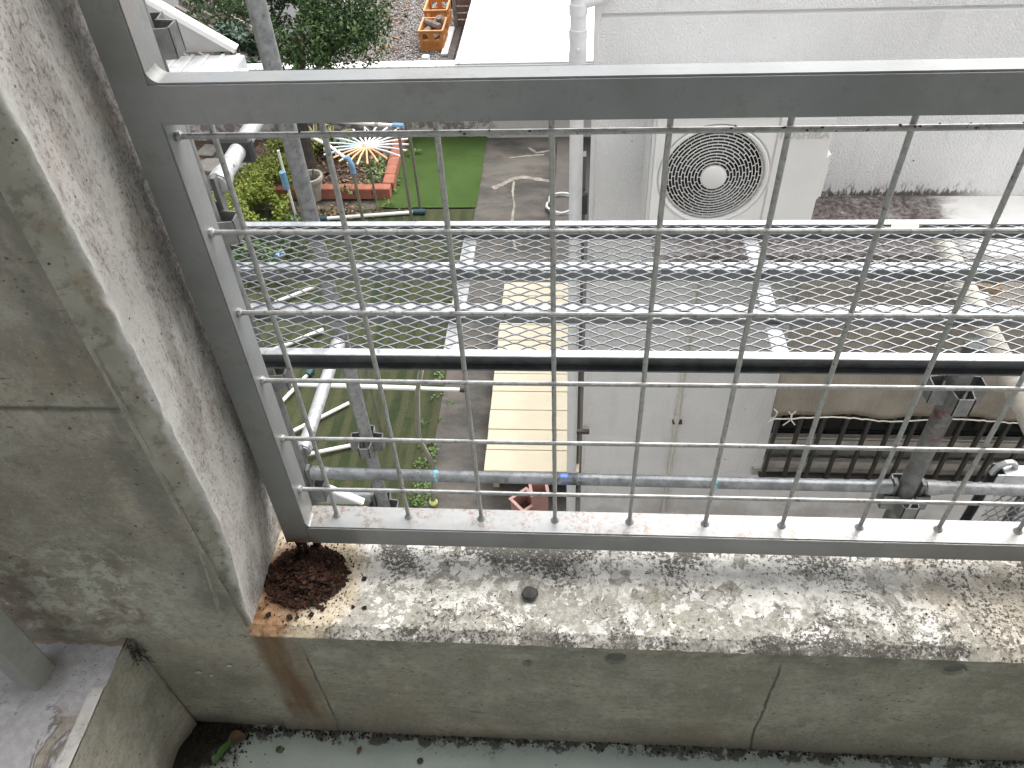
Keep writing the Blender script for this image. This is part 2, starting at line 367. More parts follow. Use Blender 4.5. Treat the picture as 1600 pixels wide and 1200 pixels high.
def ledger_mat():
    h = Mat('taped_steel'); p = h.pos(); x = h.xyz(p)[0]
    n = h.noise(p, 24, 6, 0.7)
    c = h.mix(h.step(n, 0.32, 0.68), (0.12, 0.13, 0.138), (0.235, 0.248, 0.26))
    c = h.mix(h.mul(h.step(h.noise(p, 44, 6, 0.75), 0.54, 0.64), 0.6), c, (0.06, 0.065, 0.07))
    b = h.mul(h.band(x, 0.26, 0.36, 0.02), h.step(h.noise(p, 30, 5, 0.7), 0.44, 0.56))
    c = h.mix(h.mul(b, 0.85), c, (0.03, 0.035, 0.05))
    c = h.mix(h.mul(h.band(x, 0.295, 0.315, 0.006), h.step(h.noise(p, 60, 3), 0.4, 0.55)), c, (0.10, 0.18, 0.55))
    for xs in (-0.065, 0.72):
        c = h.mix(h.mul(h.band(x, xs, xs + 0.012, 0.003), h.step(h.noise(p, 90, 3), 0.45, 0.55)), c, (0.15, 0.62, 0.72))
    M['taped_steel'] = h.out(c, 0.45, 0.6, h.bump(h.noise(p, 200, 4), 0.15, 0.001))
ledger_mat()

def stucco(name, col, sc_=55):
    h = Mat(name); p = h.obj(); x, y, z = h.xyz(p)
    n = h.noise(p, sc_, 3, 0.5); n2 = h.noise(p, 3, 4); n3 = h.noise(h.scale(p, (2.5, 2.5, 0.6)), 3, 5, 0.65)
    c = h.mix(h.step(n2, 0.3, 0.7), tuple(k * 0.95 for k in col), col)
    c = h.mix(h.mul(h.step(n3, 0.5, 0.75), 0.25), c, tuple(k * 0.75 for k in col))
    M[name] = h.out(c, 0.8, 0, h.bump(h.step(n, 0.35, 0.62), 0.55, 0.006), 0.3)
    return h, c
stucco('stucco_white', (0.72, 0.725, 0.73))
def wall_with_mould():
    h = Mat('house_stucco'); p = h.pos(); x, y, z = h.xyz(p)
    n = h.noise(p, 100, 2, 0.5, 0.3); n2 = h.noise(p, 2.2, 4); n3 = h.noise(h.scale(p, (3, 3, 0.5)), 3, 5, 0.65)
    c = h.mix(h.step(n2, 0.3, 0.7), (0.77, 0.775, 0.78), (0.83, 0.835, 0.84))
    c = h.mix(h.mul(h.step(n3, 0.5, 0.75), 0.22), c, (0.50, 0.50, 0.49))
    k = h.mul(h.step(z, -1.22, -1.31), h.step(z, -1.335, -1.315), h.band(x, 1.35, 2.25, 0.12), h.step(h.add(h.noise(h.scale(p, (14, 14, 5)), 4, 5, 0.7), h.mul(h.step(z, -1.28, -1.315), 0.15)), 0.5, 0.62))
    c = h.mix(h.mul(k, 0.9), c, (0.075, 0.06, 0.05))
    low = h.mul(h.step(z, -3.5, -3.95), h.step(h.noise(p, 5, 5), 0.35, 0.65), 0.5)
    c = h.mix(low, c, (0.33, 0.28, 0.24))
    spk = h.mul(h.step(h.vor(p, 9), 0.07, 0.04), h.step(h.noise(p, 5, 2), 0.5, 0.6))
    c = h.mix(spk, c, (0.10, 0.10, 0.09))
    M['house_stucco'] = h.out(c, 0.8, 0, h.bump(h.step(n, 0.38, 0.62), 0.55, 0.005), 0.3)
wall_with_mould()
def groove_mat():
    h = Mat('groove_dirt'); p = h.pos()
    c = h.mix(h.step(h.noise(h.scale(p, (3, 1, 40)), 3, 6, 0.7), 0.6, 0.7), (0.62, 0.62, 0.61), (0.08, 0.075, 0.07))
    M['groove_dirt'] = h.out(c, 0.85)
groove_mat()
def ledge_mat():
    h = Mat('mouldy_ledge'); p = h.pos(); x, y, z = h.xyz(p)
    n = h.noise(p, 6, 6, 0.7, 0.8); f = h.noise(p, 34, 7, 0.75)
    c = h.mix(h.step(n, 0.3, 0.7), (0.66, 0.65, 0.63), (0.76, 0.75, 0.73))
    reach = h.mul(h.step(h.add(x, h.mul(h.math('SUBTRACT', n, 0.5), 0.5)), 2.16, 2.0), h.step(x, 0.6, 0.9, 0.5, 1.0))
    c = h.mix(h.mul(reach, h.step(n, 0.25, 0.5, 0.55, 0.95)), c, h.mix(h.step(f, 0.42, 0.6), (0.045, 0.037, 0.033), (0.20, 0.165, 0.16)))
    c = h.mix(h.mul(reach, h.step(f, 0.62, 0.68)), c, (0.62, 0.58, 0.56))
    M['mouldy_ledge'] = h.out(c, 0.85, 0, h.bump(f, 0.4, 0.004), 0.2)
ledge_mat()

simple('ac_white', (0.79, 0.79, 0.78), 0.4, 0, 0.03, 4, 0.0, 0.4)
simple('ac_panel', (0.75, 0.75, 0.735), 0.4, 0, 0.03, 4, 0.0, 0.4)
simple('ac_letter', (0.55, 0.54, 0.52), 0.45, 0, 0.02)
simple('ac_dark', (0.012, 0.012, 0.013), 0.7, 0, 0.1)
simple('ac_fan', (0.018, 0.018, 0.02), 0.5, 0, 0.1)
simple('pvc_white', (0.74, 0.75, 0.76), 0.4, 0, 0.04, 9, 0.0, 0.4, (0.45, 0.45, 0.43), 0.25)
simple('trim_white', (0.74, 0.74, 0.73), 0.5, 0, 0.05, 5)
simple('conduit_beige', (0.62, 0.60, 0.54), 0.55, 0, 0.05, 8)
simple('brown_metal', (0.09, 0.075, 0.065), 0.45, 0.2, 0.15, 9)
simple('window_frame', (0.06, 0.058, 0.055), 0.45, 0.3, 0.12, 9)
simple('pane_grey', (0.17, 0.165, 0.155), 0.4, 0.0, 0.1, 5)
simple('window_sill', (0.48, 0.46, 0.42), 0.5, 0.1, 0.15, 9, 0.0, None, (0.25, 0.22, 0.18), 0.5)
h = Mat('window_glass'); M['window_glass'] = h.out((0.012, 0.014, 0.016), 0.12, 0.0, None, 0.5)
simple('black_plastic', (0.02, 0.021, 0.024), 0.5, 0, 0.1)
simple('teal_plastic', (0.015, 0.055, 0.065), 0.45, 0, 0.1)
simple('blue_plastic', (0.16, 0.30, 0.46), 0.45, 0, 0.15)
simple('white_pole', (0.72, 0.71, 0.68), 0.4, 0, 0.05, 8)
simple('olive_pole', (0.20, 0.19, 0.15), 0.5, 0.1, 0.15, 8)
simple('steel_tube', (0.62, 0.62, 0.60), 0.28, 0.85, 0.08, 10)
simple('pastel_white', (0.74, 0.76, 0.78), 0.4, 0, 0.03)
simple('pastel_blue', (0.58, 0.70, 0.76), 0.4, 0, 0.03)
simple('pastel_pink', (0.72, 0.64, 0.66), 0.4, 0, 0.03)
simple('pastel_lilac', (0.68, 0.67, 0.74), 0.4, 0, 0.03)
simple('peach_rod', (0.75, 0.42, 0.22), 0.4, 0, 0.03)
simple('cream_board', (0.52, 0.465, 0.345), 0.6, 0, 0.06, 5, 0.1, None, (0.55, 0.45, 0.28), 0.35)
simple('brick_red', (0.32, 0.115, 0.075), 0.85, 0, 0.2, 9, 0.4, None, (0.22, 0.12, 0.085), 0.6)
simple('mortar', (0.33, 0.29, 0.25), 0.9, 0, 0.2, 18, 0.3)
simple('pink_plastic', (0.42, 0.24, 0.21), 0.5, 0, 0.1, 12)
simple('pot_grey', (0.36, 0.33, 0.29), 0.8, 0, 0.15, 14, 0.2)
simple('bark', (0.055, 0.045, 0.038), 0.9, 0, 0.3, 20, 0.5)
simple('crate_orange', (0.50, 0.205, 0.05), 0.5, 0, 0.1, 6)
simple('crate_rim', (0.58, 0.29, 0.12), 0.5, 0, 0.08, 6)
simple('firewood', (0.20, 0.155, 0.13), 0.9, 0, 0.3, 14, 0.4)
simple('slat_brown', (0.17, 0.105, 0.075), 0.7, 0, 0.25, 8)
simple('deck_dark', (0.085, 0.07, 0.065), 0.8, 0, 0.25, 8)
simple('board_grey', (0.22, 0.19, 0.165), 0.9, 0, 0.25, 6, 0.3, None, (0.12, 0.10, 0.085), 0.6)
simple('flagstone_grey', (0.135, 0.13, 0.12), 0.9, 0, 0.2, 7, 0.4, None, (0.10, 0.10, 0.075), 0.5)
simple('white_wall', (0.72, 0.72, 0.71), 0.8, 0, 0.06, 5, 0.2, None, (0.40, 0.38, 0.35), 0.3)
simple('yellow_tape', (0.62, 0.66, 0.22), 0.5, 0, 0.05)
simple('mat_brown', (0.085, 0.075, 0.066), 0.7, 0, 0.15, 8)
simple('hose_white', (0.66, 0.66, 0.64), 0.45, 0, 0.05)
simple('rope_tan', (0.28, 0.19, 0.11), 0.9, 0, 0.2, 30)
simple('thread', (0.58, 0.55, 0.48), 0.9, 0, 0.1)
simple('stone_black', (0.05, 0.048, 0.046), 0.85, 0, 0.3, 60, 0.6)
simple('leaf_blade', (0.05, 0.12, 0.02), 0.5, 0, 0.2, 40)
simple('leaf_olive', (0.06, 0.075, 0.03), 0.6, 0, 0.2, 60)
simple('leaf_brown', (0.12, 0.075, 0.045), 0.8, 0, 0.25, 60)
simple('paint_flake', (0.42, 0.42, 0.38), 0.7, 0, 0.1)
simple('bead_grey', (0.19, 0.185, 0.16), 0.8, 0, 0.2, 30, 0.3, None, (0.10, 0.10, 0.085), 0.6)
simple('plug_mortar', (0.11, 0.11, 0.10), 0.9, 0, 0.15, 60, 0.3)
simple('ceiling_paint', (0.42, 0.42, 0.41), 0.8, 0, 0.05)
simple('facade_paint', (0.74, 0.73, 0.71), 0.85, 0, 0.1, 3)

def rust_mat():
    h = Mat('rust_flakes'); p = h.obj()
    g = h.node('ShaderNodeNewGeometry').outputs['Random Per Island']
    c = h.mix(h.step(h.noise(p, 70, 5), 0.35, 0.65), (0.010, 0.007, 0.006), (0.040, 0.020, 0.013))
    c = h.mix(h.mul(h.step(g, 0.5, 1.0), 0.7), c, (0.085, 0.038, 0.022))
    c = h.mix(h.mul(h.step(h.noise(p, 210, 5), 0.58, 0.7), 0.5), c, (0.15, 0.065, 0.03))
    M['rust_flakes'] = h.out(c, 0.9, 0, h.bump(h.noise(p, 500, 5), 0.6, 0.001), 0.2)
rust_mat()
def ground_mats():
    h = Mat('path_concrete'); p = h.pos(); x, y, z = h.xyz(p)
    n = h.noise(h.scale(p, (1, 2.2, 1)), 1.3, 6, 0.65); f = h.noise(p, 40, 6, 0.7)
    c = h.mix(h.step(n, 0.32, 0.66), (0.052, 0.049, 0.045), (0.135, 0.125, 0.108))
    c = h.mix(h.mul(h.step(f, 0.45, 0.65), 0.35), c, (0.10, 0.095, 0.09))
    c = h.mix(h.mul(h.step(h.noise(p, 120, 4, 0.7), 0.6, 0.68), 0.5), c, (0.32, 0.31, 0.29))
    rr = h.mul(h.step(h.noise(p, 3, 5), 0.5, 0.7), 0.3); c = h.mix(rr, c, (0.20, 0.15, 0.13))
    M['path_concrete'] = h.out(c, 0.9, 0, h.bump(f, 0.3, 0.004), 0.2)
    h = Mat('sealant'); p = h.pos()
    M['sealant'] = h.out(h.mix(h.step(h.noise(p, 9, 5), 0.35, 0.65), (0.17, 0.158, 0.13), (0.29, 0.275, 0.23)), 0.8)
    h = Mat('turf_bright'); p = h.pos()
    n = h.noise(p, 2.2, 5); f = h.noise(p, 130, 5, 0.8); f2 = h.noise(h.scale(p, (1.0, 2.0, 1)), 60, 4, 0.7)
    c = h.mix(h.step(n, 0.3, 0.7), (0.050, 0.092, 0.020), (0.078, 0.130, 0.034))
    c = h.mix(h.mul(h.step(f, 0.42, 0.66), 0.6), c, (0.03, 0.07, 0.012))
    c = h.mix(h.mul(h.step(f2, 0.56, 0.7), 0.5), c, (0.115, 0.18, 0.055))
    M['turf_bright'] = h.out(c, 0.85, 0, h.bump(f, 0.9, 0.02), 0.2)
    h = Mat('turf_old'); p = h.pos(); x, y, z = h.xyz(p)
    st = h.wave(p, 2.1, 1.2, 'X', 3); n = h.noise(h.scale(p, (3, 0.7, 1)), 2.4, 6, 0.7); f = h.noise(p, 90, 6, 0.8)
    c = h.mix(h.step(n, 0.35, 0.65), (0.028, 0.042, 0.018), (0.058, 0.064, 0.030))
    c = h.mix(h.mul(h.step(st, 0.45, 0.85), 0.6), c, (0.080, 0.080, 0.041))
    c = h.mix(h.mul(h.step(h.noise(p, 6, 5, 0.7), 0.55, 0.7), 0.6), c, (0.018, 0.038, 0.016))
    c = h.mix(h.mul(h.step(f, 0.45, 0.66), 0.55), c, (0.02, 0.028, 0.012))
    M['turf_old'] = h.out(c, 0.9, 0, h.bump(f, 0.8, 0.015), 0.2)
    h = Mat('gravel_grey'); p = h.pos()
    v = h.node('ShaderNodeTexVoronoi', None, Scale=26.0); h.set(v.inputs['Vector'], p)
    vc = h.xyz(v.outputs['Color'])[0]
    c = h.mix(vc, (0.12, 0.113, 0.108), (0.34, 0.33, 0.325))
    c = h.mix(h.step(v.outputs['Distance'], 0.32, 0.62), c, (0.06, 0.052, 0.047))
    br = h.step(h.noise(p, 1.6, 5, 0.7), 0.60, 0.72); c = h.mix(h.mul(br, 0.45), c, (0.17, 0.10, 0.075))
    M['gravel_grey'] = h.out(c, 0.9, 0, h.bump(v.outputs['Distance'], 1.0, -0.02), 0.2)
    h = Mat('soil'); p = h.pos(); f = h.noise(p, 26, 7, 0.75)
    c = h.mix(h.step(f, 0.35, 0.65), (0.045, 0.032, 0.024), (0.13, 0.095, 0.07))
    M['soil'] = h.out(c, 0.95, 0, h.bump(f, 0.8, 0.03), 0.15)
    h = Mat('plain_earth'); p = h.pos(); f = h.noise(p, 8, 7, 0.75)
    c = h.mix(h.step(f, 0.35, 0.65), (0.075, 0.068, 0.055), (0.15, 0.135, 0.11))
    M['plain_earth'] = h.out(c, 0.95, 0, h.bump(f, 0.6, 0.03), 0.15)
    h = Mat('slab_white'); p = h.pos(); f = h.noise(p, 5, 6, 0.7)
    c = h.mix(h.step(h.noise(p, 1.4, 4), 0.3, 0.7), (0.74, 0.745, 0.75), (0.80, 0.80, 0.80))
    c = h.mix(h.mul(h.step(f, 0.60, 0.72), 0.5), c, (0.45, 0.43, 0.40))
    x, y, z = h.xyz(p)
    e = h.mul(h.step(x, -1.0, -1.11), h.step(h.noise(p, 22, 6, 0.75), 0.48, 0.62)); c = h.mix(h.mul(e, 0.8), c, (0.30, 0.29, 0.26))
    M['slab_white'] = h.out(c, 0.7)
    h = Mat('mottled_wall'); p = h.pos(); x, y, z = h.xyz(p)
    n = h.noise(p, 7, 6, 0.7, 0.5); f = h.noise(p, 60, 5, 0.7)
    c = h.mix(h.step(f, 0.35, 0.65), (0.52, 0.50, 0.47), (0.62, 0.60, 0.57))
    mo = h.mul(h.step(x, -0.6, -0.78), h.step(n, 0.42, 0.56)); c = h.mix(h.mul(mo, 0.85), c, (0.17, 0.13, 0.135))
    c = h.mix(h.mul(h.step(f, 0.6, 0.68), 0.5), c, (0.3, 0.28, 0.26))
    M['mottled_wall'] = h.out(c, 0.85)
ground_mats()
def leaf_mat(name, a, b, d, rough=0.45):
    h = Mat(name); p = h.obj()
    v = h.node('ShaderNodeTexWhiteNoise', {'noise_dimensions': '3D'})
    g = h.node('ShaderNodeNewGeometry')
    r = g.outputs['Random Per Island']
    c = h.mix(r, a, b)
    c = h.mix(h.mul(h.step(h.noise(p, 3.0, 3), 0.5, 0.7), 0.5), c, d)
    M[name] = h.out(c, rough, 0, None, 0.35)
leaf_mat('foliage_dark', (0.018, 0.048, 0.014), (0.075, 0.135, 0.035), (0.10, 0.15, 0.04))
leaf_mat('foliage_bluish', (0.03, 0.06, 0.04), (0.075, 0.11, 0.075), (0.05, 0.08, 0.05))
leaf_mat('foliage_lime', (0.10, 0.145, 0.016), (0.24, 0.28, 0.04), (0.085, 0.12, 0.018))
leaf_mat('weed_green', (0.05, 0.10, 0.02), (0.12, 0.19, 0.05), (0.06, 0.10, 0.03))
leaf_mat('litter_brown', (0.10, 0.065, 0.045), (0.30, 0.20, 0.13), (0.16, 0.10, 0.07), 0.8)
leaf_mat('crumbs_dark', (0.012, 0.010, 0.008), (0.05, 0.04, 0.03), (0.025, 0.02, 0.016), 0.9)
def strap_mat():
    h = Mat('variegated_leaf'); p = h.node('ShaderNodeTexCoord').outputs['UV']
    x = h.xyz(p)[0]
    e = h.math('ABSOLUTE', h.math('SUBTRACT', x, 0.5))
    c = h.mix(h.step(e, 0.2, 0.3), (0.07, 0.12, 0.03), (0.42, 0.38, 0.15))
    M['variegated_leaf'] = h.out(c, 0.5)
strap_mat()
def screen_mat():
    h = Mat('sun_screen'); p = h.pos(); x, y, z = h.xyz(p)
    wv = h.wave(p, 21.0, 0.5, 'X', 2); n = h.noise(p, 6, 5, 0.65); f = h.noise(p, 120, 4, 0.7)
    c = h.mix(h.step(n, 0.3, 0.7), (0.19, 0.17, 0.14), (0.285, 0.26, 0.22))
    c = h.mix(h.mul(h.step(wv, 0.3, 0.8), 0.2), c, (0.33, 0.305, 0.265))
    c = h.mix(h.mul(h.step(f, 0.5, 0.7), 0.3), c, (0.15, 0.125, 0.10))
    M['sun_screen'] = h.out(c, 0.9, 0, h.bump(h.add(wv, h.mul(f, 0.3)), 0.25, 0.004), 0.15)
screen_mat()

# ------------------------------------------------------------------ mesh builder
class MB:
    def __init__(s): s.v = []; s.f = []; s.uv = None
    def vert(s, p): s.v.append(tuple(p)); return len(s.v) - 1
    def quadv(s, *ps):
        i = [s.vert(p) for p in ps]; s.f.append(tuple(i))
    def box(s, lo, hi, m=None):
        x0, y0, z0 = lo; x1, y1, z1 = hi
        ps = [V(x0, y0, z0), V(x1, y0, z0), V(x1, y1, z0), V(x0, y1, z0), V(x0, y0, z1), V(x1, y0, z1), V(x1, y1, z1), V(x0, y1, z1)]
        if m is not None: ps = [m @ p for p in ps]
        b = len(s.v); s.v += [tuple(p) for p in ps]
        for q in ((0, 3, 2, 1), (4, 5, 6, 7), (0, 1, 5, 4), (1, 2, 6, 5), (2, 3, 7, 6), (3, 0, 4, 7)): s.f.append(tuple(b + k for k in q))
        return s
    def hexa(s, ps):                    # 8 points, bottom ring then top ring
        b = len(s.v); s.v += [tuple(p) for p in ps]
        for q in ((0, 3, 2, 1), (4, 5, 6, 7), (0, 1, 5, 4), (1, 2, 6, 5), (2, 3, 7, 6), (3, 0, 4, 7)): s.f.append(tuple(b + k for k in q))
        return s
    def tube(s, pts, r, n=12, caps=True, radii=None):
        pts = [Vector(p) for p in pts]
        t0 = (pts[1] - pts[0]).normalized()
        up = V(0, 0, 1) if abs(t0.z) < 0.9 else V(1, 0, 0)
        a = t0.cross(up).normalized()
        rings = []
        for i, p in enumerate(pts):
            if i == 0: t = pts[1] - p
            elif i == len(pts) - 1: t = p - pts[i - 1]
            else: t = (pts[i + 1] - p).normalized() + (p - pts[i - 1]).normalized()
            t.normalize(); a = (a - t * a.dot(t)).normalized(); b = t.cross(a)
            rr = radii[i] if radii else r
            base = len(s.v)
            for k in range(n):
                an = 2 * math.pi * k / n
                s.v.append(tuple(p + (a * math.cos(an) + b * math.sin(an)) * rr))
            rings.append(base)
        for i in range(len(rings) - 1):
            for k in range(n):
                k2 = (k + 1) % n
                s.f.append((rings[i] + k, rings[i] + k2, rings[i + 1] + k2, rings[i + 1] + k))
        if caps:
            s.f.append(tuple(rings[0] + k for k in reversed(range(n)))); s.f.append(tuple(rings[-1] + k for k in range(n)))
        return s
    def prism(s, poly, ext):            # planar polygon extruded by a vector
        n = len(poly); b = len(s.v); ext = Vector(ext)
        s.v += [tuple(Vector(p)) for p in poly] + [tuple(Vector(p) + ext) for p in poly]
        s.f.append(tuple(b + k for k in range(n))); s.f.append(tuple(b + n + k for k in reversed(range(n))))
        for k in range(n):
            k2 = (k + 1) % n; s.f.append((b + k, b + n + k, b + n + k2, b + k2))
        return s
    def grid(s, nu, nv, fn):
        b = len(s.v)
        for j in range(nv + 1):
            for i in range(nu + 1): s.v.append(tuple(fn(i / nu, j / nv)))
        for j in range(nv):
            for i in range(nu):
                q = b + j * (nu + 1) + i; s.f.append((q, q + 1, q + nu + 2, q + nu + 1))
        return s
    def lathe(s, c, prof, n=24, axis='Z', arc=2 * math.pi):
        b = len(s.v); c = Vector(c)
        for (r, h) in prof:
            for k in range(n):
                an = arc * k / n
                if axis == 'Z': s.v.append(tuple(c + V(r * math.cos(an), r * math.sin(an), h)))
                else: s.v.append(tuple(c + V(r * math.cos(an), h, r * math.sin(an))))
        for i in range(len(prof) - 1):
            for k in range(n):
                k2 = (k + 1) % n
                q = (b + i * n + k, b + i * n + k2, b + (i + 1) * n + k2, b + (i + 1) * n + k)
                s.f.append(q if axis == 'Z' else q[::-1])
        return s
    def build(s, name, mat, parent=None, bevel=0.0, smooth_deg=35, local=False, seg=1, kind=None, recalc=True):
        off = V(0, 0, 0)
        if parent is not None and not local:
            off = parent['_base'] if '_base' in parent else (0, 0, 0)
            off = Vector(off)
        me = bpy.data.meshes.new(name)
        me.from_pydata([(p[0] - off.x, p[1] - off.y, p[2] - off.z) for p in s.v], [], s.f)
        if recalc or bevel:
            bm = bmesh.new(); bm.from_mesh(me)
            if recalc: bmesh.ops.recalc_face_normals(bm, faces=bm.faces)
            if bevel:
                ed = [e for e in bm.edges if len(e.link_faces) == 2 and e.calc_face_angle(0) > 0.5]
                bmesh.ops.bevel(bm, geom=ed, offset=bevel, segments=seg, affect='EDGES', clamp_overlap=True)
            bm.to_mesh(me); bm.free()
        me.materials.append(M[mat])
        if smooth_deg:
            for p in me.polygons: p.use_smooth = True
            me.set_sharp_from_angle(angle=math.radians(smooth_deg))
        o = bpy.data.objects.new(name, me); C.objects.link(o)
        if bevel: o.modifiers.new('weighted', 'WEIGHTED_NORMAL').keep_sharp = True
        if parent is not None:
            o.parent = parent; o['_base'] = tuple(off)
        if kind: o['kind'] = kind
        return o

def thing(name, label, cat, loc, group=None):
    o = bpy.data.objects.new(name, None); C.objects.link(o)
    o.empty_display_size = 0.1
    o.location = loc; o['_base'] = tuple(loc); o['label'] = label; o['category'] = cat
    if group: o['group'] = group
    return o
def tag(o, label, cat, group=None):
    o['label'] = label; o['category'] = cat
    if group: o['group'] = group
    return o
def single(mb, name, mat, label, cat, group=None, **k):      # a thing that is one mesh, origin at its base
    xs = [p[0] for p in mb.v]; ys = [p[1] for p in mb.v]; zs = [p[2] for p in mb.v]
    b = V((min(xs) + max(xs)) / 2, (min(ys) + max(ys)) / 2, min(zs))
    mb.v = [tuple(Vector(p) - b) for p in mb.v]
    o = mb.build(name, mat, None, **k); o.location = b
    return tag(o, label, cat, group)
def structure(mb, name, mat, **k):
    return mb.build(name, mat, None, kind='structure', **k)
def copy_part(src, parent, loc, rot=None, name=None):
    c = src.copy(); C.objects.link(c); c.parent = parent; c.location = loc
    if rot is not None: c.rotation_euler = rot
    return c

# ================================================================== SETTING: ground and garden surfaces
structure(MB().grid(2, 2, lambda u, v: (lerp(-60, 60, u), lerp(-40, 80, v), G - 0.02)), 'ground', 'plain_earth')
PX0 = -0.80
path = structure(MB().grid(4, 30, lambda u, v: (lerp(PX0, 0.60, u), lerp(-0.2, 8.96, v), G)), 'path', 'path_concrete')
def strip(pts, wd, z):
    m = MB(); n = len(pts)
    for i, (x, y) in enumerate(pts):
        a = pts[max(0, i - 1)]; b = pts[min(n - 1, i + 1)]
        t = V(b[0] - a[0], b[1] - a[1], 0).normalized(); q = V(-t.y, t.x, 0) * (wd * (0.7 + 0.5 * random.random()))
        m.v += [(x - q.x, y - q.y, z), (x + q.x, y + q.y, z)]
    for i in range(n - 1): m.f.append((2 * i, 2 * i + 1, 2 * i + 3, 2 * i + 2))
    return m
def gpts(px): return [tuple(onZ(x, y, G)[:2]) for x, y in px]
def densify(pts, k=6):
    out = []
    for i in range(len(pts) - 1):
        for j in range(k):
            t = j / k; out.append((lerp(pts[i][0], pts[i + 1][0], t) + random.uniform(-.004, .004), lerp(pts[i][1], pts[i + 1][1], t) + random.uniform(-.004, .004)))
    out.append(pts[-1]); return out
strip(densify(gpts([(770, 294), (786, 288), (800, 280), (815, 277), (832, 279), (862, 284), (900, 290)])), 0.035, G + 0.004).build('sealed_crack', 'sealant', path)
strip(densify(gpts([(803, 284), (801, 300), (804, 320), (800, 346), (801, 372), (806, 392)])), 0.013, G + 0.008).build('sealed_crack', 'sealant', path)
strip(densify(gpts([(796, 247), (822, 244), (850, 242)])), 0.016, G + 0.004).build('sealed_crack', 'sealant', path)
strip(densify(gpts([(826, 231), (838, 239), (858, 236)])), 0.02, G + 0.004).build('sealed_crack', 'sealant', path)

structure(MB().grid(2, 2, lambda u, v: (lerp(-7.5, PX0 - 0.004 + 0.02 * v, u), lerp(-0.2, 7.25, v), G + 0.004)), 'worn_turf', 'turf_old')
structure(MB().grid(40, 2, lambda u, v: (lerp(-1.95, -0.775, u), lerp(7.27 + 0.015 * nz(u * 6, 1), 8.24, v), G + 0.012 + (0.045 if v == 1 else 0))), 'new_turf', 'turf_bright')
structure(MB().grid(40, 2, lambda u, v: (lerp(-1.95, -0.79, u), lerp(8.22 + 0.01 * nz(u * 7, 2), 8.955, v), G + 0.022)), 'new_turf', 'turf_bright')
structure(MB().grid(2, 2, lambda u, v: (lerp(-7.0, 0.9, u), lerp(9.11, 22, v), G + 0.004)), 'gravel_yard', 'gravel_grey')

# flagstones at the left of the hedge
pav = structure(MB().grid(2, 2, lambda u, v: (lerp(-6.5, -3.75, u), lerp(6.3, 8.95, v), G + 0.008)), 'paving', 'soil')
for i in range(7):
    for j in range(7):
        x = -6.3 + i * 0.38 + (j % 2) * 0.17; y = 6.45 + j * 0.36
        m = MB(); k = random.choice([4, 5, 6]); rr = random.uniform(.17, .235); y += random.uniform(-.04, .04); ph = random.random()
        an_ = [6.283 * (q + ph) / k + .35 * random.random() for q in range(k)]; poly = [(x + rr * math.cos(a_), y + rr * .95 * math.sin(a_), G + 0.004) for a_ in an_]
        m.prism(poly, (random.uniform(-.01, .01), random.uniform(-.01, .01), random.uniform(.035, .06)))
        m.build('flagstone', 'flagstone_grey', pav, bevel=0.008)

# ================================================================== BALCONY
B0 = V(0, YF, FL)
bw = thing('balcony_wall', 'weathered concrete balcony wall with flaking sill, deep jamb and rust run', 'concrete wall', B0)
XR = 3.2
HOLES = [(0.3833, -0.1775, 0.0140), (0.8136, -0.1745, 0.0140), (0.266, -0.1975, 0.007)]
def front_disp(x, z):
    d = 0.0012 * fbm(x * 9, z * 9, 1.3, 4) + 0.0004 * fbm(x * 90, z * 90, 4.1, 2)
    for hx, hz, r in HOLES:
        q = math.hypot((x - hx), (z - hz)) / r
        d -= 0.006 * smooth((1.12 - q) / 0.22)
    for xs in (0.598, -0.0415):
        q = abs(x - xs - 0.003 * nz(z * 12, xs)) / 0.003
        if q < 1: d -= 0.0016 * (1 - q)
    # slight flare where the wall meets the floor
    d += 0.006 * smooth((-0.40 - z) / 0.04)
    return d
ZT = SILL - 0.0095
m = MB().grid(630, 116, lambda u, v: (lambda x, z: (x, YF - front_disp(x, z), z))(lerp(-0.125, 1.45, u), lerp(FL - 0.01, ZT + 0.0005, v)))
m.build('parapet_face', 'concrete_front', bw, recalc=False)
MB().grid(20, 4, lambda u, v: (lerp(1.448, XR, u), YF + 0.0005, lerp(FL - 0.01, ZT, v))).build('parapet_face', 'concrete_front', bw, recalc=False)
# left wall face with a horizontal formwork joint and a hump of mortar above the curb
ZJ = 0.288
def left_disp(x, z):
    d = 0.0018 * fbm(x * 7, z * 7, 7.3, 4) + 0.0005 * fbm(x * 70, z * 70, 2.2, 2)
    q = abs(z - ZJ - 0.0015 * nz(x * 20, 3)) / 0.0032
    if q < 1 and x < -0.115: d -= 0.003 * (1 - q)
    hum = smooth((-0.075 + 0.012 * nz(x * 14, 5) - z) / 0.02) * smooth((-0.278 - x) / 0.02)
    d += 0.007 * hum * (0.8 + 0.5 * nz(x * 25, z * 40, 2))
    hum2 = smooth((-0.12 - z + 0.01 * nz(x * 18, 8)) / 0.012) * smooth((-0.29 - x) / 0.02)
    d += 0.004 * hum2
    return d
for hx, hz, r_ in HOLES:
    MB().lathe((hx, YF + .0035, hz), [(.0003, 0), (r_ * .86, .0), (r_ * .9, .002)], 26, 'Y').build('tie_plug', 'plug_mortar', bw)
m = MB().grid(110, 300, lambda u, v: (lambda x, z: (x, YF - left_disp(x, z), z))(lerp(-0.66, -0.105, u), lerp(FL - 0.01, 0.85, v)))
m.build('left_face', 'concrete_front', bw, recalc=False)
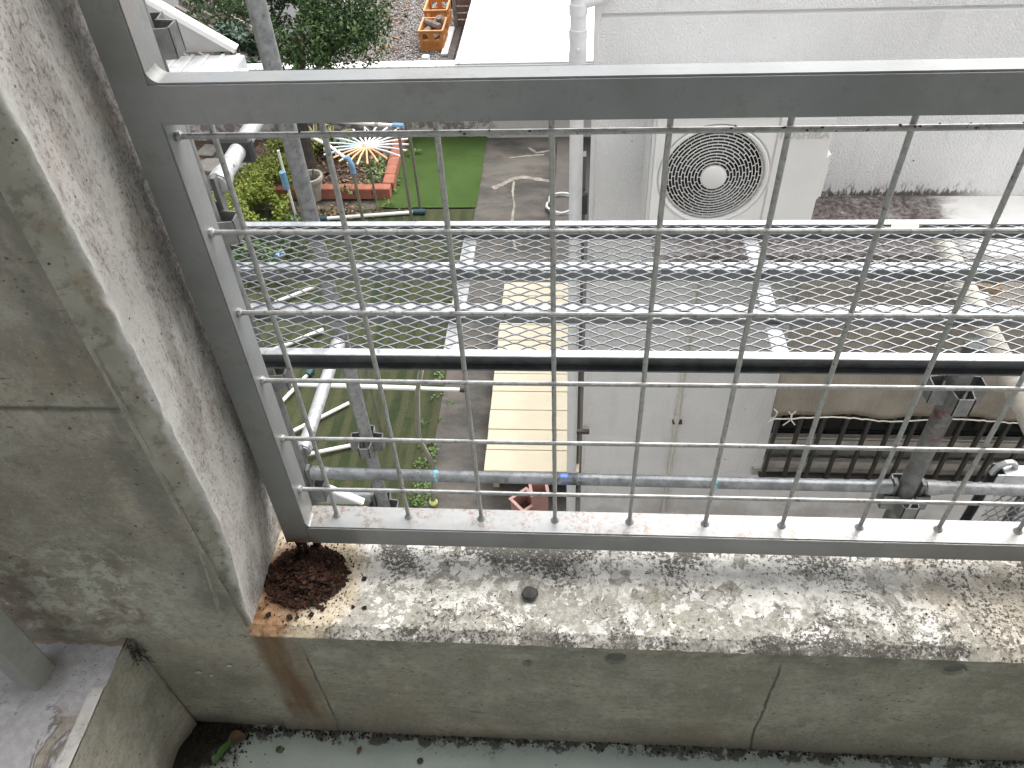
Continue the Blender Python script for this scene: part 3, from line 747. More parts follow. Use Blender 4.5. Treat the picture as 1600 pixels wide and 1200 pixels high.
# jamb and its chamfer, one surface
def jx(z): return -0.080 - 0.026 * smooth((0.10 - z) / 0.26)
def jamb(u, v):
    z = lerp(SILL - 0.012, 2.3, v ** 1.6)
    X = jx(z); nzs = 0.0011 * fbm(z * 9, u * 3, 1.7, 4)
    if u < 0.7:
        t = u / 0.7; y = lerp(0.055, YF + 0.013, t)
        return (X + nzs + 0.0014 * smooth((t - .9) / .1) * nz(z * 50, 2), y + 0.0012 * nz(z * 40, 9) * (t > .95), z)
    t = (u - 0.7) / 0.3
    return (X - 0.030 * t + nzs * (1 - t) + 0.0014 * nz(z * 42, 4) * (1 - t), YF + 0.013 - 0.0145 * t + 0.0015 * nz(z * 40, t * 3), z)
MB().grid(46, 420, jamb).build('jamb', 'concrete_jamb', bw, recalc=False)
# sill with flaked relief and front chamfer
def sill(u, v):
    x = lerp(-0.125, 1.45, u)
    wv = 0.0012 * fbm(x * 6, v * 1.2, 3.1, 4)
    if v < 0.86:
        t = v / 0.86; y = lerp(0.055, YF + 0.014, t)
        f = fbm(x * 11, y * 11, 0.4, 5)
        fl = 0.0012 * smooth((f - 0.10) / 0.04) + 0.0007 * fbm(x * 120, y * 120, 1.1, 3)
        return (x, y, SILL + wv - fl)
    t = (v - 0.86) / 0.14
    return (x, YF + 0.014 - 0.0145 * t + 0.0012 * nz(x * 60, t), SILL + wv - 0.0100 * t - 0.0012 * abs(nz(x * 80, t * 2)) + 0.0006)
MB().grid(630, 84, sill).build('sill', 'flaking_sill', bw, recalc=False)
MB().grid(8, 3, lambda u, v: (lerp(1.449, XR, u), lerp(0.055, YF, v), SILL - 0.001)).build('sill', 'flaking_sill', bw, recalc=False)
# the body behind those faces, and the wall above and to the left
m = MB(); m.box((-3.0, YF + 0.012, FL - 0.3), (-0.135, 0.05, 2.3)); m.build('wall_core', 'facade_paint', bw)
m = MB(); m.box((-0.134, YF + 0.012, G), (XR, 0.05, SILL - 0.02)); m.build('wall_core', 'facade_paint', bw)
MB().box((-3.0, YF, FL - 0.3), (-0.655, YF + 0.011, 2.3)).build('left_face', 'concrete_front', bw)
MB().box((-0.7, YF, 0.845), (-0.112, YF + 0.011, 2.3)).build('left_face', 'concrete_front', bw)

structure(MB().grid(60, 40, lambda u, v: (lerp(-0.30, XR, u), lerp(-1.75, YF + 0.03, v), FL + 0.001 * nz(u * 40, v * 30))), 'floor', 'floor_paint')
structure(MB().box((-0.30, -2.0, 2.3), (XR + 0.2, 0.02, 2.48)), 'ceiling', 'ceiling_paint')
structure(MB().box((-0.30, -1.95, FL - 0.2), (XR + 0.2, -1.75, 2.3)), 'back_wall', 'ceiling_paint')
structure(MB().box((-0.30, -6.0, 2.48), (14, 0.02, 2.9)), 'upper_storey', 'facade_paint')
structure(MB().box((-3.0, -6.0, G), (14, -0.137, FL - 0.3)), 'lower_storey', 'facade_paint')
# curb on the left with its top and a post
cb = thing('concrete_curb', 'low concrete curb with peeling grey top below the left wall', 'curb', (-0.5, -0.6, FL))
def curb_side(u, v):
    y = lerp(YF - 0.004, -1.7, u); z = lerp(FL - 0.01, -0.165, v)
    return (-0.2835 + 0.0016 * fbm(y * 9, z * 9, 6.1, 4) - 0.0055 * (1 - v) + 0.018 * smooth((0.05 - (YF - y)) / 0.05) * (1 - v * .9), y, z)
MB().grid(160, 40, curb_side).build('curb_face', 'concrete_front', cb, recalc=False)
MB().grid(120, 200, lambda u, v: (lambda x, y: (x, y, -0.1645 + 0.0012 * fbm(x * 10, y * 10, 8, 4) + (0.0025 if (x > -0.3015 and y < -0.208) else 0.0)))(lerp(-0.80, -0.2832, u), lerp(-1.0, YF + 0.004, v))).build('curb_top', 'curb_top', cb, recalc=False)
MB().box((-0.80, -1.7, FL - 0.3), (-0.292, YF, -0.172)).build('curb_core', 'facade_paint', cb)
m = MB().tube([V(-.2805 + .0008 * nz(k, 2), YF - .0045, lerp(-.168, FL, k / 14)) for k in range(15)], .0055, 10); m.build('sealant_bead', 'bead_grey', cb)
# square post on the curb
pm = Matrix.Translation(V(-0.383, -0.1945, 0)) @ Matrix.Rotation(math.radians(-12), 4, 'Z')
cp = thing('curb_railing', 'grey square railing post standing on the peeling concrete curb', 'railing post', (-0.383, -0.1945, -0.165))
MB().box((-0.018, -0.018, -0.166), (0.018, 0.018, 0.56), pm).build('post', 'post_paint', cp, bevel=0.002)
MB().box((-0.017, -1.3, 0.52), (0.017, -0.019, 0.555), pm).build('top_rail', 'post_paint', cp, bevel=0.002)

# ------------------------------------------------------------------ the railing
rl = thing('balcony_railing', 'pale grey painted steel railing with welded square wire mesh', 'railing', (0.3, 0, SILL))
RX = 2.6
def pxl(z): return lerp(-0.0755, -0.0632, (z + 0.1) / 0.72)      # left face of the post
def pxr(z): return lerp(-0.0392, -0.0300, (z + 0.1) / 0.72)
zb, zt = -0.1005, 2.3
MB().hexa([V(pxl(zb), -.019, zb), V(pxr(zb), -.019, zb), V(pxr(zb), .019, zb), V(pxl(zb), .019, zb),
           V(pxl(zt), -.019, zt), V(pxr(zt), -.019, zt), V(pxr(zt), .019, zt), V(pxl(zt), .019, zt)]).build('post', 'rail_paint', rl, bevel=0.0014, seg=2)
MB().box((-0.0345, -0.0192, 0.5185), (RX, 0.0050, 0.5552)).build('top_rail', 'rail_paint', rl, bevel=0.0018, seg=2)
MB().box((-0.0400, -0.0192, -0.1007), (RX, 0.0193, -0.0632)).build('bottom_rail', 'rail_paint', rl, bevel=0.0018, seg=2)
# weld fillets in the inner corners
for (cx, cz, R_) in ((-0.0315, 0.5550, .011), (-0.0382, -0.0634, .006)):
    poly = [V(cx - .002, -.0175, cz - .002), V(cx + R_, -.0175, cz - .002)] + [V(cx + R_ * (1 - math.cos(a)) * .98 + (.0006 * math.sin(a * 9)), -.0175, cz + R_ * 1.1 * (1 - math.sin(a))) for a in [math.pi / 2 * (1 - q / 7) for q in range(8)]][::1]
    poly = [V(cx - .002, -.0175, cz - .002), V(cx + R_, -.0175, cz - .002)] + [V(cx + R_ * (1 - math.sin(math.pi / 2 * q / 7)), -.0175, cz + R_ * 1.15 * (1 - math.cos(math.pi / 2 * q / 7))) for q in range(8)] + [V(cx - .002, -.0175, cz + R_ * 1.15)]
    m = MB().prism(poly, (0, .0215, 0)); m.build('weld_fillet', 'rail_paint', rl)
WR = 0.0028
hz_z = [0.501, 0.4, 0.3, 0.2, 0.1, 0.0]
def hw(z):
    pts = []
    n = 50
    for i in range(n + 1):
        x = lerp(pxr(z) - 0.001, RX, i / n); pts.append(V(x, -0.0024 + 0.0004 * nz(x * 5, z * 9), z + 0.0007 * nz(x * 4, z * 7, 3)))
    return pts
for z in hz_z:
    m = MB().tube(hw(z), WR, 10)
    m.lathe((pxr(z) + 0.001, -0.0024, z), [(0.0005, -0.005), (0.0048, -0.003), (0.0052, 0.0015), (0.003, 0.0045), (0.0003, 0.005)], 9)
    m.build('wire', 'wire_steel', rl)
for k in range(0, 26):
    x = k * 0.1
    m = MB().tube([V(x + 0.0005 * nz(k, i * .8), 0.0028, lerp(-0.0645, 0.5195, i / 24)) for i in range(25)], WR, 10)
    m.lathe((x, 0.0028, -0.0635), [(0.0066, -0.001), (0.0058, 0.0012), (0.0034, 0.0045), (0.0029, 0.007)], 9)
    m.build('wire', 'wire_steel', rl)

m = MB()
random.seed(5)
for i in range(46):
    x = random.choice([random.uniform(.45, .9), random.uniform(0, .9)]); a = random.uniform(-.6, 3.6)
    m.lathe((x, -.0024 - .0026 * math.cos(a), .501 + .0026 * math.sin(a)), [(.0002, -.001), (random.uniform(.0008, .0019), 0), (.0002, .001)], 6)
m.build('wire_grime', 'crumbs_dark', rl, kind='stuff')
# ------------------------------------------------------------------ rust heap, crumbs and debris on the sill
def flake(m, c, s, th, tilt, yaw):
    k = random.randint(5, 7)
    rot = Matrix.Rotation(yaw, 4, 'Z') @ Matrix.Rotation(tilt, 4, 'X')
    poly = [c + rot @ V(s * random.uniform(.55, 1.1) * math.cos(6.283 * q / k), s * random.uniform(.4, .8) * math.sin(6.283 * q / k), 0) for q in range(k)]
    m.prism(poly, rot @ V(0, 0, th))
m = MB(); rnd = random.Random(3)
random.seed(11)
rc = V(-0.048, -0.047, SILL)
def heap_h(x, y):
    q = math.hypot((x - rc.x) / 0.052, (y - rc.y) / 0.046)
    return 0.021 * smooth(1.05 - q + .22 * nz(x * 60, y * 60, 5))
m.grid(80, 80, lambda u, v: (lambda x, y: (x, y, SILL - 0.004 + heap_h(x, y) * (1 + .5 * fbm(x * 80, y * 80, 2, 4)) + (.004 * nz(x * 260, y * 260)) - 0.01 * smooth((math.hypot((x - rc.x) / 0.055, (y - rc.y) / 0.05) - .82) / .25)))(rc.x - .07 + .14 * u, rc.y - .06 + .12 * v))
for i in range(2200):
    a = random.random() * 6.283; q = math.sqrt(random.random()) * 1.02
    x = rc.x + 0.055 * q * math.cos(a) + 0.006 * (random.random() - .5); y = rc.y + 0.048 * q * math.sin(a) + 0.01 * (1 - q)
    s = random.choice([.0012, .0018, .0024, .0032, .0045, .0065]) * random.uniform(.8, 1.2)
    flake(m, V(x, y, SILL + heap_h(x, y) * random.uniform(.55, 1.08) + 0.001), s, random.uniform(.0006, .0016), random.uniform(-1.1, 1.1), random.random() * 6.283)
for i in range(420):
    a = random.random() * 6.283; q = 0.9 + abs(random.gauss(0, .42))
    x = rc.x + 0.055 * q * math.cos(a); y = rc.y - 0.004 + 0.05 * q * math.sin(a)
    if jx(SILL) + .004 < x < .08 and YF + .006 < y < .04:
        flake(m, V(x, y, SILL - 0.0003), random.choice([.0006, .0009, .0013, .002]), random.uniform(.0006, .0016), random.uniform(-.25, .25), random.random() * 6.283)
o = m.build('rust_heap', 'rust_flakes', None, smooth_deg=25, kind='stuff')
CL = ['dark rust crumb lying nearest the chamfered jamb corner', 'large square rust crumb on the orange stain before the heap', 'rust crumb right of the large square one, in front', 'tiny rust crumb touching the large square one', 'rust crumb at the front right edge of the heap', 'rust crumb just in front of the heap edge crumb', 'lone rust crumb on cream stain right of the heap', 'rust crumb beside the grey lichen, right of the stain', 'small rust crumb left of the lichen edge']
for i, (px, py, s) in enumerate([(419, 961, .0055), (453, 966, .0052), (487, 961, .0045), (464, 966, .003), (504, 953, .0045), (498, 949, .004), (569, 906, .0052), (569, 951, .0042), (552, 949, .003)]):
    p = onZ(px, py, SILL); m = MB()
    for q in range(3): flake(m, V(p.x + random.uniform(-.001, .001), p.y + random.uniform(-.001, .001), SILL - .0006 + q * .0011), s * random.uniform(.8, 1.05), .0014, random.uniform(-.15, .15), random.random() * 6)
    single(m, 'rust_crumb', 'rust_flakes', CL[i], 'rust crumb', 'rust crumbs around the corroded post foot')
# corroded stubs that join the post to the sill
m = MB()
for (x, y, r) in ((-.066, -.010, .0035), (-.052, -.012, .0045), (-.045, .004, .005), (-.070, .008, .004)):
    m.tube([V(x, y, SILL - .002), V(x + random.uniform(-.003, .003), y, SILL + .018), V(x, y, -.098)], r, 7, radii=[r * 1.3, r * .7, r])
m.build('corroded_foot', 'rust_flakes', rl)
# black pebble
p = onZ(828, 931, SILL); m = MB(); bmv = []
m.lathe((p.x, p.y, SILL), [(.001, 0), (.0095, .001), (.0115, .005), (.0095, .0095), (.004, .0115), (.0003, .0118)], 10)
m.v = [(x + .0028 * nz(x * 160, y * 160, z * 160), y + .0028 * nz(x * 160 + 9, y * 160, z * 160), z) for x, y, z in m.v]
single(m, 'pebble', 'stone_black', 'small black pebble lying on the mottled concrete sill', 'pebble', smooth_deg=25)
# twigs and black bits on the sill: nobody could count them
m = MB()
for i in range(260):
    x = random.uniform(0.0, 0.98); y = random.uniform(YF + .01, -.022)
    flake(m, V(x, y, SILL - .0006), random.choice([.0005, .0007, .001, .0016]), .0009, random.uniform(-.2, .2), random.random() * 6)
for i in range(22):
    x = random.uniform(0.03, 0.95); y = random.uniform(YF + .01, -.025); a = random.random() * 3.14; L = random.uniform(.004, .010)
    m.tube([V(x, y, SILL + .0004), V(x + L * math.cos(a) * .5, y + L * .5 * math.sin(a), SILL + .001), V(x + L * math.cos(a + .2), y + L * math.sin(a + .2), SILL + .0004)], .0006, 5)
m.build('sill_debris', 'crumbs_dark', None, kind='stuff', smooth_deg=0)
# dirt along the wall foot on the floor
m = MB()
for i in range(1500):
    t = random.random()
    x = lerp(-.275, 1.0, t ** 2.2); y = YF - .004 - abs(random.gauss(0, lerp(.03, .006, min(1, t * 3))))
    if i < 500: x = -.275 + abs(random.gauss(0, .05)); y = YF - .004 - abs(random.gauss(0, .035))
    flake(m, V(x, y, FL), random.choice([.0007, .001, .0016, .0026]), random.uniform(.001, .003), random.uniform(-.4, .4), random.random() * 6)
m.build('floor_dirt', 'crumbs_dark', None, kind='stuff', smooth_deg=0)
def leafshape(m, c, L, W, yaw, lift=.003, fold=.15):
    d = V(math.cos(yaw), math.sin(yaw), 0); q = V(-d.y, d.x, 0); n = 8; b = len(m.v)
    for i in range(n + 1):
        t = i / n; wd = W * math.sin(math.pi * min(1, t * .96 + .02)) ** .8
        z = lift * math.sin(t * 3.1)
        p = c + d * (L * t)
        m.v += [tuple(p - q * wd + V(0, 0, z + wd * fold)), tuple(p + V(0, 0, z)), tuple(p + q * wd + V(0, 0, z + wd * fold))]
    for i in range(n):
        k = b + 3 * i; m.f += [(k, k + 1, k + 4, k + 3), (k + 1, k + 2, k + 5, k + 4)]
m = MB(); leafshape(m, onZ(333, 1196, FL + .004), .047, .006, math.radians(62), .008, .25)
single(m, 'leaf', 'leaf_blade', 'long green leaf blade on the floor in the dirty corner', 'leaf', recalc=False)
m = MB(); leafshape(m, onZ(432, 1168, FL + .002), .014, .0055, math.radians(-30))
single(m, 'leaf', 'leaf_olive', 'small oval olive leaf lying on the pale green floor', 'leaf', recalc=False)
m = MB(); leafshape(m, onZ(559, 1180, FL + .002), .014, .0035, math.radians(80))
single(m, 'leaf', 'leaf_brown', 'narrow dark dead leaf lying in crumbs on the pale floor', 'leaf', recalc=False)
m = MB(); leafshape(m, onZ(355, 1160, FL + .003), .03, .011, math.radians(20), .005, .4)
single(m, 'leaf', 'leaf_brown', 'curled brown dead leaf in the dirt beside the green blade', 'leaf', recalc=False)
p = onZ(657, 1190, FL); m = MB().lathe((p.x, p.y, FL), [(.001, 0), (.0045, .001), (.005, .003), (.003, .005), (.0003, .0055)], 8)
single(m, 'pebble', 'stone_black', 'tiny black pebble on the pale green balcony floor', 'pebble')
m = MB()
for px, py, s in ((310, 1050, .006), (330, 1055, .004), (358, 1040, .005)):
    q = onY(px, py, YF - .002)
    m.prism([q + V(-s, 0, -.002), q + V(.2 * s, 0, -.004), q + V(s, 0, .001), q + V(.1 * s, 0, .0035)], (0, -.0006, 0))
m.build('paint_flake', 'paint_flake', bw)
# cobweb tuft in the corner above the curb
m = MB()
for i in range(70):
    c = V(-0.275 + random.gauss(0, .006), YF - .010 + random.gauss(0, .003), -.185 + random.gauss(0, .010))
    e = c + V(random.gauss(0, .006), -abs(random.gauss(0, .003)), random.gauss(-.004, .008))
    m.tube([c, (c + e) / 2 + V(random.gauss(0, .002), 0, random.gauss(0, .002)), e], .00045, 4)
m.build('cobweb_tuft', 'crumbs_dark', None, kind='stuff', smooth_deg=0)

# ================================================================== SCAFFOLD
NY, FY = 0.79, 1.35
def wedge_sockets(root, c, mat='galvanised_dull', dirs=((1, 0), (-1, 0), (0, 1), (0, -1)), hgt=0.055, wd=0.026, dp=0.042, r=0.0243):
    for dx, dy in dirs:
        d = V(dx, dy, 0); q = V(-dy, dx, 0); m = MB(); t = 0.0035
        a = c + d * (r - 0.004)
        def plate(p0, p1, nrm):
            m.hexa([p0 + V(0, 0, -hgt), p1 + V(0, 0, -hgt), p1 + nrm * t + V(0, 0, -hgt), p0 + nrm * t + V(0, 0, -hgt), p0, p1, p1 + nrm * t, p0 + nrm * t])
        plate(a + q * wd, a + q * wd * .8 + d * dp, -q); plate(a - q * wd, a - q * wd * .8 + d * dp, q)
        plate(a + q * wd * .8 + d * dp, a - q * wd * .8 + d * dp, -d)
        m.build('wedge_socket', mat, root)
def post(label, x, y, z0, z1, zs, mat='galvanised', r=0.0243, group='scaffold posts', **k):
    t = thing('scaffold_post', label, 'scaffold post', (x, y, z0), group)
    MB().tube([V(x, y, z0 + .004)] + [V(x, y, lerp(z0 + .01, z1, i / 12)) for i in range(13)], r, 24).build('tube', mat, t)
    MB().box((x - .06, y - .06, z0), (x + .06, y + .06, z0 + .006)).build('base_plate', mat, t)
    for z in zs: wedge_sockets(t, V(x, y, z), **k)
    return t
post('galvanised scaffold post half hidden behind the left railing post', -0.461, NY, G + .004, 2.1, (0.315, -0.085, -0.535, -1.0), 'galvanised_dull')
post('dull scaffold post with red smear under the mesh walkway at right', 1.247, NY, G + .004, -0.43, (-0.552, -0.972), 'smeared_steel')
post('tall scaffold post in front of the garden tree', -0.452, FY, G + .004, 2.1, (-1.415, -1.83), 'galvanised')
def ledger(label, a, b, r, mat, cuffs=True, cat='scaffold ledger', name='scaffold_ledger', group='scaffold ledgers and transoms'):
    a, b = Vector(a), Vector(b); t = thing(name, label, cat, (a + b) / 2, group)
    d = (b - a).normalized()
    MB().tube([a + (b - a) * (i / 16) for i in range(17)], r, 20).build('tube', mat, t)
    if cuffs:
        for p, s in ((a, 1), (b, -1)):
            MB().tube([p + d * s * .004, p + d * s * .03, p + d * s * .045, p + d * s * .055], r, 20, radii=[r * 1.22, r * 1.25, r * 1.1, r * 1.001]).build('end_cuff', mat, t)
            MB().box((-.005, -.012, -.05), (.005, .012, .025), Matrix.Translation(p - d * s * .006)).build('wedge', 'galvanised_dull', t)
    return t
ledger('long horizontal scaffold pipe with black and blue tape marks', (-0.425, NY, -0.945), (1.205, NY, -0.955), 0.0172, 'taped_steel')
ledger('short stretch of scaffold pipe right of the dull post', (1.290, NY, -0.955), (2.95, NY, -0.965), 0.0172, 'galvanised')
ledger('bright paint spattered transom pipe low behind the left railing post', (-0.452, NY + .045, -0.905), (-0.452, FY - .035, -0.905), 0.0195, 'galvanised_bright')
ledger('bright transom pipe below the top rail beside the far left', (-0.438, NY + .045, -0.035), (-0.440, FY - .04, -0.030), 0.0195, 'galvanised_bright')
ledger('grey scaffold pipe low behind the lower stair bracket', (-1.6, FY, -1.79), (-0.49, FY, -1.785), 0.0195, 'galvanised')
# black clamp around the upper transom
m = MB(); c = V(-0.44, 0.99, -0.033)
m.box((c.x - .045, c.y - .012, c.z - .032), (c.x + .035, c.y + .012, c.z + .026)); 
single(m, 'pipe_clamp', 'black_plastic', 'dark clamp plate gripping the bright upper transom pipe', 'pipe clamp', bevel=.006)
# stained transom under the walkway at the right
ledger('cream stained pipe running outwards under the mesh walkway', (1.475, 0.66, -0.70), (1.51, 1.60, -0.70), 0.030, 'cream_pipe', False, 'pipe', 'stained_pipe')

# mesh walkway plank
def expanded(x0, x1, y0, y1, z, a=0.0652, b=0.0298, hh=0.0056, wd=0.0013, st=0.0017):
    m = MB(); idx = {}
    nx = int((x1 - x0) / a) + 1; ny = int((y1 - y0) / (b / 2))
    def node(i, j):
        if (i, j) in idx: return idx[(i, j)]
        x = x0 + i * a + (a / 2 if j % 2 else 0) + random.uniform(-.0006, .0006); y = y0 + j * b / 2 + random.uniform(-.0004, .0004)
        zz = z + (0.0012 if j % 2 else -0.0004)
        q = [m.vert((x - hh * .6, y + st, zz)), m.vert((x - hh, y, zz)), m.vert((x - hh * .6, y - st, zz)), m.vert((x + hh * .6, y - st, zz)), m.vert((x + hh, y, zz)), m.vert((x + hh * .6, y + st, zz))]
        m.f.append(tuple(q)); idx[(i, j)] = q; return q
    for j in range(ny):
        for i in range(nx):
            q = node(i, j)
            ru = (i + 1, j + 1) if j % 2 else (i, j + 1); lu = (i, j + 1) if j % 2 else (i - 1, j + 1)
            if 0 <= ru[0] < nx:
                n = node(*ru); m.f.append((q[5], q[4], n[2], n[1]))
            if 0 <= lu[0] < nx:
                n = node(*lu); m.f.append((q[1], q[0], n[4], n[3]))
    return m
def walkway(t, L, W, zt, mat='plank_steel', cross=(0.35, 0.8), ribs=(0.31, 0.64), hooks=True, a=0.0652):
    """a plank along local x from 0 to L, width along y from 0 to W, top at zt; near side y = 0"""
    ch = 0.046; fl = 0.021
    for s, y0 in ((1, 0.0), (-1, W)):
        m = MB()
        def bx(ya, yb, za, zb): m.box((0, min(ya, yb), za), (L, max(ya, yb), zb))
        MB().box((0, min(y0, y0 + s * fl), zt - 0.003), (L, max(y0, y0 + s * fl), zt)).build('top_flange', mat, t, local=True)
        bx(y0 + s * (fl - .003), y0 + s * fl, zt - ch, zt - 0.0031)
        bx(y0, y0 + s * (fl - .0031), zt - ch, zt - ch + 0.004)
        m.build('side_channel', 'channel_shaded', t, local=True)
    o = expanded(0.01, L - 0.01, fl - .002, W - fl + .004, zt - 0.004, a).build('deck_mesh', 'mesh_steel', t, local=True, smooth_deg=0, recalc=False)
    md = o.modifiers.new('thickness', 'SOLIDIFY'); md.thickness = 0.0030; md.offset = 0
    for rb in ribs:
        m = MB(); y = W * rb
        m.box((0.012, y, zt - 0.009), (L - .012, y + .030, zt - 0.0065)); st_ = m.build('stringer', mat, t, local=True)
        MB().box((0.012, y - .003, zt - .040), (L - .012, y - .0002, zt - .0065)).build('stringer_web', 'web_shaded', t, local=True)
    for x in cross:
        MB().box((x, fl, zt - ch + .004), (x + .036, W - fl, zt - ch + .007)).build('cross_rib', 'galvanised_bright', t, local=True)
ZP = -0.37
YN, YFAR = 0.668, 1.212
wk = thing('scaffold_walkway', 'steel scaffold walkway plank of expanded mesh beyond the railing', 'walkway plank', (-0.60, YN, ZP - .046), 'scaffold planks')
XW = -0.60
xa = onZ(732, 390, ZP - .04).x - XW - .018; xb = onZ(1175, 384, ZP - .04).x - XW - .018
walkway(wk, 2.75, YFAR - YN, 0.046, cross=(xa, xb, 2.1), ribs=((1.001 - YN) / (YFAR - YN), (0.832 - YN) / (YFAR - YN)))
# rivets on the far stringer
m = MB()
for i in range(42):
    m.lathe((0.03 + i * .0652, 1.001 - YN - .0032, .046 - .014), [(.0003, -.003), (.003, -.002), (.0045, 0)], 7, 'Y')
m.build('rivet_row', 'plank_steel', wk, local=True, kind='stuff')
p = onZ(1410, 351, ZP + .002)
m = MB().grid(8, 2, lambda u, v: (p.x - .034 + .068 * u + .010 * v, p.y - .022 + .03 * v, ZP + .002 + .002 * abs(math.sin(u * 3.0)) * v))
single(m, 'tape_strip', 'yellow_tape', 'scrap of yellow green tape on the far edge of the walkway', 'tape', recalc=False)
# plank parked upright at the lower right, with its hook
pl = thing('scaffold_walkway', 'blue grey mesh plank standing upright at lower right with hook', 'walkway plank', (1.60, 0.95, -3.2), 'scaffold planks')
pl.rotation_euler = Matrix(((0, 1, 0), (0, 0, -1), (-1, 0, 0))).to_euler()
pl.location = (1.555, 0.95, -1.03)
walkway(pl, 2.2, 0.5, 0.05, cross=(0.4, 1.2), ribs=(0.25, 0.62), a=0.05)
m = MB(); hk = [(0.03, 0.05), (-.005, .045), (-.03, .035), (-.052, .012), (-.056, -.012), (-.042, -.034), (-.016, -.042)]
poly = []
for i, (x, y) in enumerate(hk): poly.append((x, y))
def hook(t, oy):
    pts = [V(x * .62 + .012, oy + (y * -1.0 + 0.02) * .62, 0.02) for x, y in hk]
    m = MB()
    nb = len(pts)
    for i in range(nb):
        a = pts[max(0, i - 1)]; b = pts[min(nb - 1, i + 1)]; d = (b - a).normalized(); q = V(-d.y, d.x, 0) * .0065
        m.v += [tuple(pts[i] - q - V(0, 0, .008)), tuple(pts[i] + q - V(0, 0, .008)), tuple(pts[i] + q + V(0, 0, .008)), tuple(pts[i] - q + V(0, 0, .008))]
    for i in range(nb - 1):
        for k in range(4):
            k2 = (k + 1) % 4; m.f.append((4 * i + k, 4 * i + k2, 4 * i + 4 + k2, 4 * i + 4 + k))
    m.f.append((3, 2, 1, 0)); e = 4 * (nb - 1); m.f.append((e, e + 1, e + 2, e + 3))
    m.build('hook', 'galvanised_bright', t, local=True, bevel=.002)
hook(pl, 0.02); hook(pl, 0.44)
MB().box((0.0, 0.021, 0.01), (0.05, 0.479, 0.052)).build('end_channel', 'plank_steel', pl, local=True, bevel=.002)

# stair brackets: one at the upper left, one a storey lower
def stair(label, dz):
    t = thing('stair_bracket', label, 'scaffold stair', (-0.55, 1.2, 0.06 + dz), 'scaffold stair treads')
    Y = 1.2
    P = lambda x, z: V(x, Y, z + dz)
    MB().prism([P(-.484, .104), P(-.66, .104), P(-1.30, .104), P(-1.30, .655)], (0, .004, 0)).build('stringer_plate', 'stair_panel', t)
    d = (P(-1.30, .655) - P(-.484, .104)).normalized(); n = V(-d.z, 0, d.x)
    if n.z < 0: n = -n
    a, b = P(-.478, .100), P(-1.30, .655)
    MB().hexa([a + V(0, -.002, 0), b + V(0, -.002, 0), b + V(0, .024, 0), a + V(0, .024, 0), a + n * .012 + V(0, -.002, 0), b + n * .012 + V(0, -.002, 0), b + n * .012 + V(0, .024, 0), a + n * .012 + V(0, .024, 0)]).build('stringer_flange', 'trim_white', t)
    x0, x1 = -.665, -.452
    MB().box((x0, .985, .060 + dz), (x1, 1.196, .098 + dz)).build('tread', 'aluminium', t, bevel=.002)
    k = 6
    for i in range(k):
        x = lerp(x0 + .012, x1 - .018, i / (k - 1))
        MB().box((x, .987, .0981 + dz), (x + .009, 1.194, .102 + dz)).build('tread_rib', 'aluminium', t, bevel=.001)
    MB().box((x1 + .001, 1.10, .045 + dz), (x1 + .02, 1.15, .085 + dz)).build('tread_hook', 'aluminium', t, bevel=.003)
    return t
stair('aluminium stair tread and sloping white edged plate at upper left', 0.0)
stair('lower stair tread and sloping plate behind the railing corner', -1.742)

# ================================================================== NEIGHBOURING HOUSE
hs_ = thing('neighbour_house', 'white stuccoed house wall with mouldy ledge, barred window and downpipe', 'house', (2.5, YB, G))
WX0, WX1, WZ0, WZ1 = 1.56, 3.9, -3.42, -2.05
def wallpiece(x0, x1, z0, z1): MB().box((x0, YB, z0), (x1, YB + .14, z1)).build('wall', 'house_stucco', hs_)
XC = 0.417
wallpiece(XC, WX0, G, -.4515); wallpiece(WX0 + .0005, WX1, WZ1, -.4515); wallpiece(WX0 + .0005, WX1, G, WZ0); wallpiece(WX1 + .0005, 9.0, G, -.4515)
MB().box((XC + .02, YB + .014, -.451), (9.0, YB + .13, -.4305)).build('groove', 'groove_dirt', hs_)
MB().box((XC, YB + .001, -.451), (XC + .0195, YB + .13, -.4305)).build('groove', 'house_stucco', hs_)
wallpiece(XC, 9.0, -.430, .35)
MB().hexa([V(XC + .02, YB + .0005, -.4513), V(9.0, YB + .0005, -.4513), V(9.0, YB + .0138, -.4513), V(XC + .02, YB + .0138, -.4513), V(XC + .02, YB + .0005, -.4505), V(9.0, YB + .0005, -.4505), V(9.0, YB + .0138, -.4405), V(XC + .02, YB + .0138, -.4405)]).build('groove_lip', 'trim_white', hs_)
MB().box((1.45, YB + .141, G), (9.0, 8.9, .35)).build('main_block', 'stucco_white', hs_)
MB().box((XC - .012, YB - .008, G), (XC + .010, YB + .02, .36)).build('corner_trim', 'trim_white', hs_, bevel=.003)
MB().box((0.705, 2.405, -1.425), (5.2, YB - .001, -1.32)).build('ledge', 'mouldy_ledge', hs_, bevel=.006)
# window with pane, rails, bars and sill
wn = MB()
wn.box((WX0, YB - .02, WZ0), (WX0 + .045, YB + .10, WZ1)); wn.box((WX1 - .045, YB - .02, WZ0), (WX1, YB + .10, WZ1)); wn.box((WX0 + .0455, YB - .018, WZ1 - .04), (WX1 - .0455, YB + .10, WZ1))
wno = wn.build('window', 'trim_white', hs_, bevel=.003)
MB().box((WX0 - .012, YB - .035, WZ0 - .02), (WX1 + .01, YB + .1, WZ0 + .03)).build('sill', 'window_sill', wno, bevel=.003)
MB().box((WX0 + .046, YB - .012, WZ0 + .0305), (WX1 - .046, YB + .03, WZ0 + .10)).build('rail', 'window_sill', wno, bevel=.003)
MB().box((WX0 + .046, YB + .0, WZ0 + .24), (WX1 - .046, YB + .03, WZ0 + .30)).build('rail', 'window_sill', wno, bevel=.003)
MB().box((WX0 + .046, YB - .005, WZ0 + .32), (WX1 - .046, YB + .028, WZ0 + .335)).build('rail', 'window_sill', wno)
